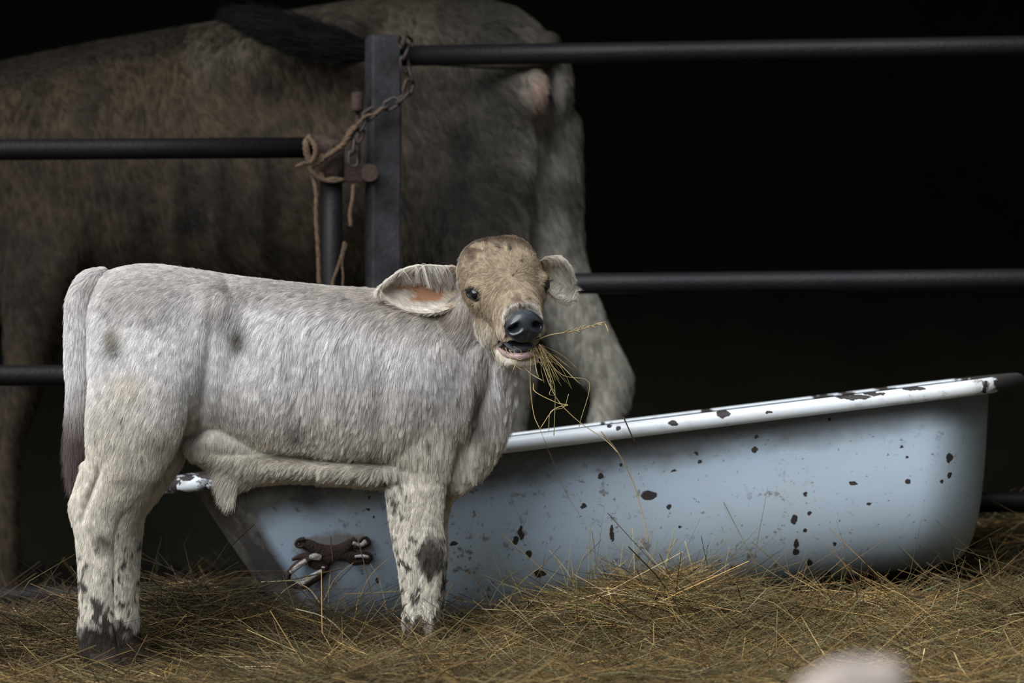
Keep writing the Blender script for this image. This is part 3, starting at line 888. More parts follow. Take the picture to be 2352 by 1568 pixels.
    for (x, y, r_) in ((1186, 624, 4), (1177, 633, 4), (1083, 697, 5), (1216, 684, 4), (1212, 702, 4), (1167, 705, 5), (1192, 700, 7), (1203, 706, 6), (247, 718, 5), (630, 836, 4), (1050, 906, 7), (1000, 940, 4), (700, 985, 6), (688, 1000, 9), (985, 1008, 9), (962, 1035, 6),
                       (545, 750, 5), (552, 795, 6), (330, 1045, 4), (1150, 568, 9), (1172, 572, 7), (1120, 552, 8), (1198, 600, 5)):
        c = mixin(c, [.04, .03, .024], np.exp(-((px - x) ** 2 + (py - y) ** 2) / (.62 * r_) ** 2) * 1.3)
    # small specks of dung
    c = mixin(c, [.05, .04, .03], sstep(.90, .93, noise(p, 75, 11)) * sstep(.5, .6, n1) * (1 - hm) * .8)
    return c
skin_c = coat(CV, CN) * .62
body = obj('body', (CV, CF), M['skin'], calf, col=skin_c)

WH = np.array(H(.07, -.004, .052))   # whorl on the forehead
def comb(p, n):
    px, py = pix(p)
    d = np.zeros_like(p)
    back = np.interp(px, [180, 340, 550, 750, 900, 1050], [640, 606, 634, 657, 670, 700])
    k = sstep(0, 200, py - back)[:, None]
    d = (1 - k) * np.array([[-.9, -.3, -.3]]) + k * np.array([[-.18, -.05, -1.0]])
    th = (sstep(480, 400, px) if False else 1 - sstep(380, 480, px))[:, None] * (1 - sstep(1000, 1100, py))[:, None]
    d = d + th * np.array([[-.35, 0, -.1]])
    ch = (sstep(900, 1080, px) * (1 - sstep(1050, 1150, py)))[:, None]
    d = d + ch * np.array([[.35, 0, -.1]])
    bl = (sstep(1020, 1060, py) * (px > 440) * (px < 880))[:, None]
    d = d * (1 - .75 * bl) + bl * np.array([[-.75, 0, -.35]])
    wob = (noise(p, 14, 21, 2) - .5) * (1 + .8 * bl[:, 0])
    tf = np.exp(-((px - 560) / 70) ** 2 - ((py - 1100) / 60) ** 2)[:, None]
    d = d + tf * np.array([[.5, 0, -.4]])
    d = d + wob[:, None] * np.array([[1.1, 0, 0]])
    hm = headmask(p)[:, None]
    r = unit(p - WH)
    jawd = np.tile(np.array([-.3, 0, -1.0]), (len(p), 1))
    hf, hr, hu = hloc(p)
    jw = (1 - sstep(-.09, -.03, hu))[:, None]
    hd = r * (1 - jw) + jawd * jw + (noise(p, 38, 31)[:, None] - .5) * (1.0 + 1.6 * sstep(.06, .1, hu)[:, None]) * np.array(Rh)[None, :]
    return d * (1 - hm) + hd * hm
def flen(p, n):
    px, py = pix(p)
    L = .014 + .009 * sstep(560, 760, px) * (1 - sstep(1060, 1120, py))
    L = L * (1 - .35 * sstep(940, 1020, py) * (px > 440) * (px < 740)) + .002 * sstep(1000, 1080, py) * (px > 440) * (px < 880)
    L = L + .024 * np.exp(-((px - 535) / 60) ** 2 - ((py - 1120) / 50) ** 2)
    L = np.where((py > 1090) & ((px < 420) | (px > 880)), .010, L)
    L = L + .012 * np.exp(-((px - 1150) / 40) ** 2 - ((py - 920) / 60) ** 2)
    hm = headmask(p)
    L = L * (1 - hm) + .0095 * hm
    hf, hr, hu = hloc(p)
    L = L + hm * .012 * sstep(.07, .1, hu) * (hf < .02)
    L = np.where((hm > .3) & (hf > .09), .006, L)
    for e in EYES:
        L = np.where(np.linalg.norm(p - np.array(e), axis=1) < .0175, 0, L)
    # nose pad and mouth are bare
    L = np.where((hf > .122) & (np.abs(hr) < .029) & (hu > -.050) & (hu < .006) & (hm > .5), 0, L)
    up = n @ np.array(Uh)
    L = np.where((hf > .045) & (np.abs(hr) < .036) & (hu < -.048) & (hu > -.086) & (hm > .5) & (np.abs(up) > .3), 0, L)
    L = np.where((hf > .12) & (hu < -.078) & (hu > -.094) & (hm > .5), 0, L)
    return L
def wcam(p, n): return np.where(n[:, 1] < .25, 1.0, .22)
hair('coat_hair', calf, CV, CF, 480000, comb, flen, coat, .24, M['fur'], npts=5, r0=.00021, clump=lambda p: .30 + .32 * sstep(480, 700, pix(p)[0]) * (1 - .4 * headmask(p)), per=34, weight=wcam, frizz=.13)

# tail
tail_pts = [(240, 640, 24, 7.98), (206, 648, 27, 7.955), (181, 690, 27, 7.945), (176, 760, 26, 7.94), (176, 830, 26, 7.94), (177, 890, 23, 7.94), (176, 960, 19, 7.94), (172, 1020, 15, 7.94), (168, 1070, 8, 7.94)]
tl = outward(limb([(*P(x, y, Y), r * K, r * K * .85) for x, y, r, Y in tail_pts], S, 6, 18))
def tail_c(p, n=None):
    px, py = pix(p)
    c = coat(p)
    f = sstep(850, 980, py + 60 * (noise(p, 30, 3) - .5))[:, None]
    return (c * (1 - f) + np.array([.17, .125, .115]) * f)
TV = np.array(tl[0])
tailo = obj('tail', tl, M['skin'], calf, col=tail_c(TV) * .6)
hair('tail_hair', tailo, TV, tl[1], 26000, lambda p, n: np.tile(np.array([-.06, -.05, -1.0]), (len(p), 1)) + (pix(p)[1] < 660)[:, None] * np.array([[-.9, 0, .3]]), lambda p, n: .016 + .034 * sstep(860, 980, pix(p)[1]), tail_c, .26, M['fur'], npts=5, r0=.00023, clump=.6, per=20, weight=wcam)

# ears
def ear(stations, depth0, depth1, cup, seed, lean=0):
    nu = 26; nv = 17
    xs = np.array([s[0] for s in stations], float)
    tt = np.linspace(0, 1, len(xs))
    front, back_ = [], []
    for i in range(nu):
        t = i / (nu - 1)
        x = np.interp(t, tt, xs); a = np.interp(t, tt, [s[1] for s in stations]); b = np.interp(t, tt, [s[2] for s in stations])
        D = depth0 + (depth1 - depth0) * t
        rf, rb = [], []
        for j in range(nv):
            s = -1 + 2 * j / (nv - 1)
            y = (a + b) / 2 + s * (b - a) / 2
            prof_ = (1 - s * s) ** .7
            dz = cup * prof_ * math.sin(math.pi * min(1, .22 + t * .72)) ** .7
            xx = x + lean * s
            rf.append(P(xx, y, D + dz))
            rb.append(P(xx, y + s * 1.5, D + dz + .004 + .010 * prof_ * (1 - t * .5)))
        front.append(rf); back_.append(rb)
    rings = [f + list(reversed(b)) for f, b in zip(front, back_)]
    return rings_mesh(rings)
earL = [(1088, 640, 672), (1066, 622, 686), (1050, 612, 698), (1030, 612, 708), (1000, 610, 717), (965, 609, 720), (930, 619, 714), (905, 636, 704), (888, 650, 694), (877, 660, 684), (872, 667, 675)]
earR = [(1236, 604, 640), (1250, 596, 660), (1265, 592, 678), (1280, 590, 688), (1294, 596, 693), (1304, 608, 693), (1311, 622, 690), (1315, 636, 683), (1318, 648, 670)]
def make_ear(st, d0, d1, cup, pink, lean, flip):
    e = outward(ear(st, d0, d1, cup, 0, lean))
    V = np.array(e[0]); N = vnormals(V, e[1])
    def c(p, n):
        px, py = pix(p)
        k = np.full(len(p), 1.0)
        base = np.tile(np.array([.88, .80, .70]), (len(p), 1))
        tn = sstep(1010, 1060, px)[:, None] if not flip else (1 - sstep(1240, 1275, px))[:, None]
        base = base * (1 - tn) + np.array([.58, .45, .32]) * tn
        ins = (n[:, 1] < -.15)
        g = np.zeros(len(p))
        for (x, y, rx, ry) in pink: g = np.maximum(g, np.exp(-((px - x) / rx) ** 4 - ((py - y) / ry) ** 4))
        g = sstep(.25, .7, g + .35 * (noise(p, 45, 8) - .5)) * ins
        return base + (np.array([.33, .165, .095]) - base) * g[:, None]
    o = obj('ear', e, M['skin'], calf, col=c(V, N) * np.where(c(V, N)[:, 2:3] < .3, 1.0, .72))
    def dr(p, n):
        px, py = pix(p)
        cy = np.interp(px, sorted(s[0] for s in st), [(s[1] + s[2]) / 2 for s in sorted(st)])
        s = np.sign(px * 0 + (cy - py))
        out = np.c_[np.full(len(p), .75 if flip else -.75), np.zeros(len(p)), np.zeros(len(p))]
        # inside: long hairs lie in from the upper margin; outside: towards the tip
        out[:, 2] = np.where(n[:, 1] < -.15, -.75 * s, .25 * s)
        return out
    def ln(p, n):
        px, py = pix(p)
        col = c(p, n)
        return np.where(col[:, 2] < .33, .004, np.where(n[:, 1] < -.15, .020, .014)) * np.where((col[:, 2] < .33) & (RNG.random(len(p)) > .12), 0, 1)
    hair('ear_hair', o, V, e[1], 30000 if not flip else 15000, dr, ln, lambda p, n: np.maximum(c(p, n), np.array([.5, .4, .32])[None, :] * 0 + c(p, n)), .30, M['fur'], npts=5, r0=.00020, clump=.55, per=26, gravity=.2)
    if not flip:   # long pale tufts hanging in from the upper margin
        def top_w(p, n):
            px, py = pix(p)
            tp__ = np.interp(px, sorted(q[0] for q in st), [q[1] for q in sorted(st)])
            return np.where((n[:, 1] < -.1) & (py - tp__ < 34) & (px > 925) & (px < 1045), 1.0, 0.0) * sstep(.45, .6, noise(p, 60, 12)) + 1e-9
        tf = hair('ear_tufts', o, V, e[1], 2600, lambda p, n: np.tile(np.array([.25, -.3, -1.0]), (len(p), 1)), lambda p, n: np.full(len(p), .040), lambda p, n: np.tile(np.array([.86, .80, .73]), (len(p), 1)), .35, M['fur'], npts=6, r0=.00022, clump=.85, per=90, gravity=.35, weight=top_w)
    return o
make_ear(earL, 8.07, 8.02, .035, [(950, 655, 46, 18), (992, 672, 40, 26), (968, 688, 26, 12)], 6, False)
make_ear(earR, 8.045, 8.13, .022, [(1268, 640, 12, 6)], 3, True)

# eyes
for i, (e, od) in enumerate(zip(EYES, ODS)):
    c = e - od * .0108
    eo = obj('eye', ellipsoid(c, Fh * .0165, Rh * .0165, Uh * .0150, 24, 14), M['eye'], calf)
    t1 = od.cross(Uh).normalized(); t2 = od.cross(t1)
    pts = []
    for k in range(24):
        a = 2 * math.pi * k / 24
        pts.append(c + od * .0088 + t1 * math.cos(a) * .0165 + t2 * (math.sin(a) * .0088) + t1 * 0)
    obj('eyelid', tube(pts, .0034, 8, closed=True), M['lid'], eo)
    # lashes
    ls = []
    for k in range(12):
        a = math.radians(200 + k * 12) 
        b0 = c + od * .010 + t1 * math.cos(a) * .0165 + t2 * math.sin(a) * .0105
        if (b0 - c).dot(Uh) < 0: b0 = c + od * .010 + t1 * math.cos(-a) * .0165 + t2 * math.sin(-a) * .0105
        b1 = b0 + od * .010 + (b0 - c).normalized() * .006 - Uh * .003
        ls.append(tube([b0, (b0 + b1) / 2 + od * .002, b1], [.0005, .0004, .0001], 4))
    obj('eyelashes', join(ls), M['lid'], eo)

# wet nose pad with nostrils
def nose_pad():
    nu, nv = 60, 60
    V, F = [], []
    for i in range(nv):
        for j in range(nu):
            x = -1 + 2 * j / (nu - 1); y = -1 + 2 * i / (nv - 1)
            # square to disc
            a = x * math.sqrt(1 - y * y / 2); b = y * math.sqrt(1 - x * x / 2)
            r = a * (.0385 - .006 * max(0, b) - .004 * max(0, -b)); u = -.0205 + b * .0315
            q = a * a + b * b
            f = .150 + .014 * math.sqrt(max(0, 1 - q * .97)) - .010 * max(0, b) ** 2 - .004 * a * a - .018 * max(0, q - .80)
            for sg in (-1, 1):   # comma-shaped nostrils low at the sides
                dx, dy = r * sg - .0225, u + .0185
                al, ac = dx * .86 - dy * .5, dx * .5 + dy * .86
                g = math.exp(-(abs(al) / .0105) ** 2.6 - (abs(ac) / .0062) ** 2.6)
                f -= .019 * g
                f += .0022 * math.exp(-(al / .012) ** 2 - ((ac + .0105) / .0035) ** 2) + .002 * math.exp(-(al / .013) ** 2 - ((ac - .0105) / .004) ** 2)
            f -= .0018 * math.exp(-(r / .0025) ** 2) * (1 if u < -.025 else 0)
            V.append(H(f, r, u))
    for i in range(nv - 1):
        for j in range(nu - 1):
            F.append((i * nu + j, i * nu + j + 1, (i + 1) * nu + j + 1, (i + 1) * nu + j))
    return V, F
npo = obj('nose_pad', nose_pad(), M['nose'], calf)
npo['label'] = 'wet black nose with two nostrils'
# lips, tongue
pts = []
for k in range(19):
    a = -math.pi / 2 + math.pi * k / 18
    pts.append(H(.080 + .059 * max(math.cos(a), 0) ** .8, .0335 * math.sin(a), -.0835 - .001 * abs(math.sin(a)) ** 2))
lp = obj('lower_lip', tube(pts, [.003, .0055, .0065, .007, .0065, .0055, .003], 10), M['lip'], calf)
lp['label'] = 'pink lower lip'
obj('tongue', limb([(*H(.02, 0, -.070), .010, .026), (*H(.06, 0, -.070), .010, .027), (*H(.10, 0, -.072), .009, .026), (*H(.124, .002, -.075), .007, .020)], Rh, 4, 16), M['tongue'], calf)
obj('mouth_cavity', ellipsoid(H(.065, 0, -.066), Fh * .05, Rh * .034, Uh * .014), M['mouth'], calf)

# hooves: two claws each
def hoof(c, fwd):
    fwd = Vector(fwd).normalized(); side = Vector((-fwd.y, fwd.x, 0)); ps = []
    for sg in (-1, 1):
        rings = []
        for z, l, wd, sh in ((0, .040, .019, .014), (.012, .038, .0185, .010), (.03, .031, .017, .002), (.045, .025, .015, -.004)):
            rings.append(sring(Vector((c.x, c.y, z)) + fwd * sh + side * sg * .0185, fwd, side, l, wd, 16, 2.4))
        ps.append(rings_mesh(rings))
    return join(ps)
for sq, Y in ((hind_n, YHN), (hind_f, YHF), (fore_n, YFN), (fore_f, YFF)):
    obj('hoof', hoof(P(sq[-1][0], sq[-1][1], Y), Bx), M['hoof'], calf)

# ------------------------------------------------------------------ hay in the calf's mouth
def stalk(pts, r, sub=5, ns=5):
    return tube([Vector(p) for p in pts], r, ns, sub)
def straw_col(n, seed=0):
    r = np.random.default_rng(seed)
    pal = np.array([(.50, .36, .15), (.42, .33, .16), (.30, .29, .13), (.22, .14, .07), (.62, .52, .30), (.34, .22, .10), (.55, .42, .19)])
    pr = np.array([.24, .2, .14, .14, .08, .12, .08])
    c = pal[r.choice(len(pal), n, p=pr)] * r.uniform(.65, 1.2, (n, 1))
    return np.clip(c, 0, 1)
def bundle(name, paths, parent=None, seed=1, **kw):
    V, F, C = [], [], []
    cols = straw_col(len(paths), seed)
    for (pts, r, *cc), c in zip(paths, cols):
        v, f = stalk(pts, r)
        F += [tuple(i + len(V) for i in q) for q in f]
        V += [tuple(x) for x in v]
        C += [cc[0] if cc else c] * len(v)
    return obj(name, (V, F), M['hay'], parent, col=np.array(C), **kw)
wisp = thing('hay_wisp', 'wisp of dry hay hanging from the mouth of the calf', 'hay', H(.12, .03, -.065))
GOLD = np.array([.40, .30, .15]); DRY = np.array([.45, .33, .16])
ym = 7.93
paths = [([P(1225, 788, ym), P(1260, 770, ym - .01), P(1310, 762, ym), P(1350, 752, ym + .01), P(1385, 741, ym + .01), P(1398, 762, ym)], .0011, GOLD)]
for k in range(14):   # seed head
    x = 1290 + k * 6.5; y = 765 - k * 1.7
    u_, v_ = random.uniform(-9, 7), random.uniform(-5, 5)
    x += random.uniform(-6, 6)
    paths.append(([P(x, y, ym), P(x + 7, y - 2 + u_ * .5, ym + .002 * v_), P(x + random.uniform(9, 18), y - 3 + u_, ym + .004 * v_)], [.0005, .0010, .0003], GOLD * random.uniform(.8, 1.1)))
obj_seed = bundle('seed_stalk', paths, wisp, 2)
def wp(l, r=.0008, c=None, Y=ym): 
    q = [P(x, y, Y + random.uniform(-.012, .012)) for x, y in l]
    return (q, r, c) if c is not None else (q, r)
R_ = random.Random(3)
pth = [wp([(1238, 790), (1280, 830), (1320, 870), (1335, 883)], .0010, GOLD), wp([(1232, 795), (1270, 900), (1320, 960), (1390, 1010), (1420, 1040)], .0008, GOLD), wp([(1240, 790), (1262, 850), (1275, 900), (1272, 1000)], .0008),
       wp([(1225, 800), (1232, 850), (1238, 866)], .0009, DRY), wp([(1180, 806), (1210, 850), (1246, 874)], .001, GOLD), wp([(1220, 800), (1218, 880), (1226, 950), (1240, 985)], .0008, DRY),
       wp([(1236, 800), (1290, 860), (1353, 878), (1335, 960), (1330, 980)], .0006), wp([(1225, 880), (1230, 900), (1280, 925), (1305, 930), (1272, 940), (1240, 985)], .0007), wp([(1155, 800), (1152, 830), (1142, 850)], .0005, DRY), wp([(1160, 798), (1180, 835), (1200, 850)], .0005),
       wp([(1240, 790), (1290, 815), (1330, 850)], .0006), wp([(1262, 880), (1276, 905), (1262, 905), (1270, 885)], .0006, GOLD), wp([(1306, 905), (1295, 935), (1265, 945), (1260, 990)], .0006), wp([(1150, 700), (1134, 770), (1128, 800), (1140, 830)], .0004, DRY)]
for k in range(18):
    a = R_.uniform(0, 1)
    x0, y0 = 1228 + R_.uniform(0, 18), 786 + R_.uniform(0, 14)
    x1, y1 = x0 + R_.uniform(5, 75), y0 + R_.uniform(35, 110)
    pth.append(wp([(x0, y0), ((x0 + x1) / 2 + R_.uniform(-4, 12), (y0 + y1) / 2 + R_.uniform(-8, 8)), (x1, y1)], R_.uniform(.0003, .0006)))
for k in range(14):
    x0 = R_.uniform(1155, 1235); y0 = R_.uniform(792, 806)
    pth.append(wp([(x0, y0), (x0 + R_.uniform(-10, 25), y0 + R_.uniform(10, 25)), (x0 + R_.uniform(-10, 50), y0 + R_.uniform(15, 60))], R_.uniform(.0004, .0007)))
bundle('stalks', pth, wisp, 5, kind='stuff')

# ------------------------------------------------------------------ cow behind the fence
cow = thing('cow', 'large grey-brown cow standing behind the fence, rump to the right, body facing left', 'cow', (P(700, 1400, 9.95).x, 9.95, 0))
def Yc(px): return 10.0 - (px - 500) * .00030
Bc = Vector((-.95, .31, 0)); Sc_ = Vector((.31, .95, 0))
cp_ = []
ct = [(1285, 170, 560, .10), (1262, 95, 640, .17), (1200, 28, 690, .235), (1120, -2, 705, .265), (1000, -12, 708, .28), (850, 0, 705, .30), (700, 25, 710, .33), (500, 55, 722, .35), (300, 88, 730, .35), (150, 118, 735, .335), (0, 150, 730, .30), (-120, 190, 700, .25), (-230, 240, 640, .18), (-330, 265, 570, .14), (-400, 290, 520, .12)]
rings = []
KC = 9.95 / F_PX
for px, a, b, hw in catmull(ct, 3):
    p0, p1 = P(px, a, Yc(px)), P(px, b, Yc(px))
    rings.append(sring((p0 + p1) / 2, Vector((0, 0, 1)), Sc_, (p0.z - p1.z) / 2, hw, 40, 2.3))
cp_.append(rings_mesh(rings))
def cl(seq, Y): return [(*P(x, y, Y), r * KC, l) for x, y, r, l in seq]
cow_legs = [([(1080, 300, 150, .08), (1080, 420, 150, .095), (1095, 540, 120, .095), (1120, 660, 90, .08), (1155, 780, 62, .06), (1180, 870, 52, .05), (1172, 960, 36, .038), (1168, 1150, 34, .036), (1166, 1260, 40, .042), (1160, 1330, 38, .04), (1150, 1385, 44, .05)], 9.62),
            ([(1236, 290, 98, .11), (1240, 430, 92, .14), (1250, 560, 84, .135), (1280, 670, 80, .11), (1345, 790, 66, .075), (1408, 885, 50, .050), (1390, 965, 38, .04), (1380, 1120, 34, .036), (1378, 1250, 38, .042), (1372, 1330, 38, .04), (1365, 1370, 44, .05)], 9.80),
            ([(110, 520, 130, .07), (95, 620, 105, .085), (78, 740, 72, .075), (60, 850, 50, .06), (38, 930, 42, .052), (20, 1040, 30, .038), (16, 1180, 29, .036), (14, 1260, 34, .042), (12, 1320, 32, .04), (4, 1385, 42, .05)], 9.80),
            ([(-40, 560, 120, .08), (-60, 740, 70, .07), (-80, 900, 46, .055), (-95, 1080, 30, .038), (-98, 1250, 34, .042), (-104, 1370, 40, .05)], 10.3)]
for sq, Y in cow_legs: cp_.append(limb(cl(sq, Y), Sc_, 4, 24))
cp_.append(limb([(*P(1150, 240, 9.60), .13, .07), (*P(1090, 120, 9.62), .10, .06)], Sc_, 4, 20))
# hip bone, pin bone, udder, head
cp_.append(ellipsoid(P(760, 90, 9.68), Vector((.10, 0, 0)), Vector((0, .10, 0)), Vector((0, 0, .06))))
cp_.append(ellipsoid(P(1262, 200, 9.72), Vector((.055, 0, 0)), Vector((0, .07, 0)), Vector((0, 0, .10))))
cp_.append(ellipsoid(P(980, 720, 9.85), Vector((.18, 0, 0)), Vector((0, .14, 0)), Vector((0, 0, .12))))
cp_.append(limb([(*P(-380, 400, 10.25), .14, .10), (*P(-440, 400, 10.3), .13, .10), (*P(-530, 470, 10.35), .11, .085), (*P(-620, 570, 10.38), .075, .065), (*P(-660, 620, 10.39), .07, .06)], Sc_, 4, 20))
OV, OF = remesh(cp_, .014, 6, .5)
ON = vnormals(OV, OF)
def bumpc(V, N, lst):
    px, py = pix(V); out = V.copy(); face = sstep(0, .4, -N[:, 1])
    for (x, y, rx, ry, a, *rt) in lst:
        th = math.radians(rt[0]) if rt else 0
        dx, dy = px - x, py - y
        u, v = dx * math.cos(th) + dy * math.sin(th), -dx * math.sin(th) + dy * math.cos(th)
        out[:, 1] -= a * np.exp(-(u / rx) ** 2 - (v / ry) ** 2) * face
    return out
OV = bumpc(OV, ON, [(1060, 340, 60, 60, -.03), (660, 220, 120, 80, -.05), (760, 80, 60, 40, .03), (860, 560, 60, 120, -.05), (300, 400, 60, 200, .02), (230, 250, 14, 70, -.015, 15), (400, 450, 20, 220, .012), (500, 450, 20, 220, .012), (600, 450, 20, 200, .012), (150, 300, 60, 120, .03), (150, 600, 40, 100, .02)])
ON = vnormals(OV, OF)
def cow_c(p, n=None):
    px, py = pix(p)
    n1 = noise(p, 4, 41, 3); n2 = noise(p, 16, 42, 3); n3 = noise(p, 45, 43, 2)
    base = np.array([.235, .170, .108]); grey = np.array([.20, .175, .145]); dark = np.array([.07, .06, .052]); pale = np.array([.60, .56, .48])
    c = np.tile(base, (len(p), 1))
    def mx(c, col, f): return c + (np.array(col) - c) * np.clip(f, 0, 1)[:, None]
    c = mx(c, grey, sstep(700, 1150, px))
    c = mx(c, pale, sstep(1170, 1260, px) * sstep(200, 420, py) * .9)
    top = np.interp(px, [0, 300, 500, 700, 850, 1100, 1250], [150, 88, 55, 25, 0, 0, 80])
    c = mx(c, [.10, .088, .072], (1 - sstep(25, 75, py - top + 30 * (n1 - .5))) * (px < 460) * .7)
    c = mx(c, [.34, .28, .20], (1 - sstep(60, 170, py - top + 30 * (n1 - .5))) * (px > 430) * (px < 1000) * .9)  # back painted lighter to make up for weak light from above
    c = mx(c, pale, sstep(1120, 1200, px) * sstep(600, 700, py))
    c = mx(c, dark, sstep(.50, .68, n1 * .5 + n2 * .5) * .55)
    c = mx(c, dark, np.exp(-((px - 470) / 190) ** 2 - ((py - 540) / 110) ** 2) * sstep(.38, .6, n2) * .9)
    c = mx(c, dark, np.exp(-((px - 1060) / 30) ** 2 - ((py - 330) / 35) ** 2) * .8)
    c = mx(c, dark, np.exp(-((px - 70) / 50) ** 2 - ((py - 690) / 70) ** 2) * .6)
    c = mx(c, dark, np.exp(-((px - 740) / 45) ** 2 - ((py - 90) / 60) ** 2) * sstep(.3, .6, n2) * .7)
    c = mx(c, dark, np.exp(-((px - 1450) / 40) ** 2 - ((py - 910) / 70) ** 2) * .5)
    c = mx(c, [.62, .42, .34], np.exp(-((px - 1240) / 18) ** 2 - ((py - 225) / 55) ** 2) * .9)
    c = mx(c, [.62, .56, .50], np.exp(-((px - 1285) / 16) ** 2 - ((py - 205) / 45) ** 2) * .9)
    c = mx(c, [.03, .025, .025], np.exp(-((px - 1263 - (py - 220) * .10) / 6) ** 2 - ((py - 215) / 55) ** 2))
    c = c * (.55 + .45 * (1 - sstep(220, 460, py)) + .5 * sstep(1120, 1220, px))[:, None]  # light gradient painted into the coat, brighter on top, darker below
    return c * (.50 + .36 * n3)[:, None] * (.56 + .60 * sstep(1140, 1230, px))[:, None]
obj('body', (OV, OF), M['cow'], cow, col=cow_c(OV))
def cow_comb(p, n):
    return np.tile(np.array([.5, .1, -.8]), (len(p), 1)) + (noise(p, 6, 51)[:, None] - .5) * np.array([[1.2, 0, 0]])
hair('coat_hair', cow, OV, OF, 70000, cow_comb, lambda p, n: np.full(len(p), .022), cow_c, .35, M['fur'], npts=4, r0=.0009, clump=.5, per=14, weight=lambda p, n: np.where(n[:, 1] < .3, 1.0, .05))
# tail swung forwards over the rump
tp = [(1262, 100, 30, 9.70), (1250, 132, 26, 9.62), (1215, 142, 18, 9.55), (1150, 146, 14, 9.50), (1060, 142, 13, 9.47), (960, 134, 14, 9.46), (860, 120, 17, 9.47), (800, 108, 24, 9.48), (700, 84, 30, 9.50), (620, 60, 26, 9.52), (565, 44, 14, 9.54)]
tm = limb([(*P(x, y, Y), r * .0010, r * .0010) for x, y, r, Y in tp], (0, 1, 0), 6, 16)
tm = outward(tm)
TVc = np.array(tm[0])
def tcol(p, n=None):
    px, _ = pix(p)
    f = (1 - sstep(840, 960, px))[:, None]
    return np.array([.09, .075, .06]) * (1 - f) + np.array([.005, .0042, .0036]) * f
ct_ = obj('tail', tm, M['cow'], cow, col=tcol(TVc))
sw = hair('tail_switch', ct_, TVc, tm[1], 9000, lambda p, n: np.tile(np.array([-1.0, 0, .32]), (len(p), 1)), lambda p, n: np.where(pix(p)[0] < 860, .075, 0), tcol, .22, M['fur'], npts=5, r0=.0009, clump=.5, per=14, gravity=.05)
sw['label'] = 'black hairy switch'

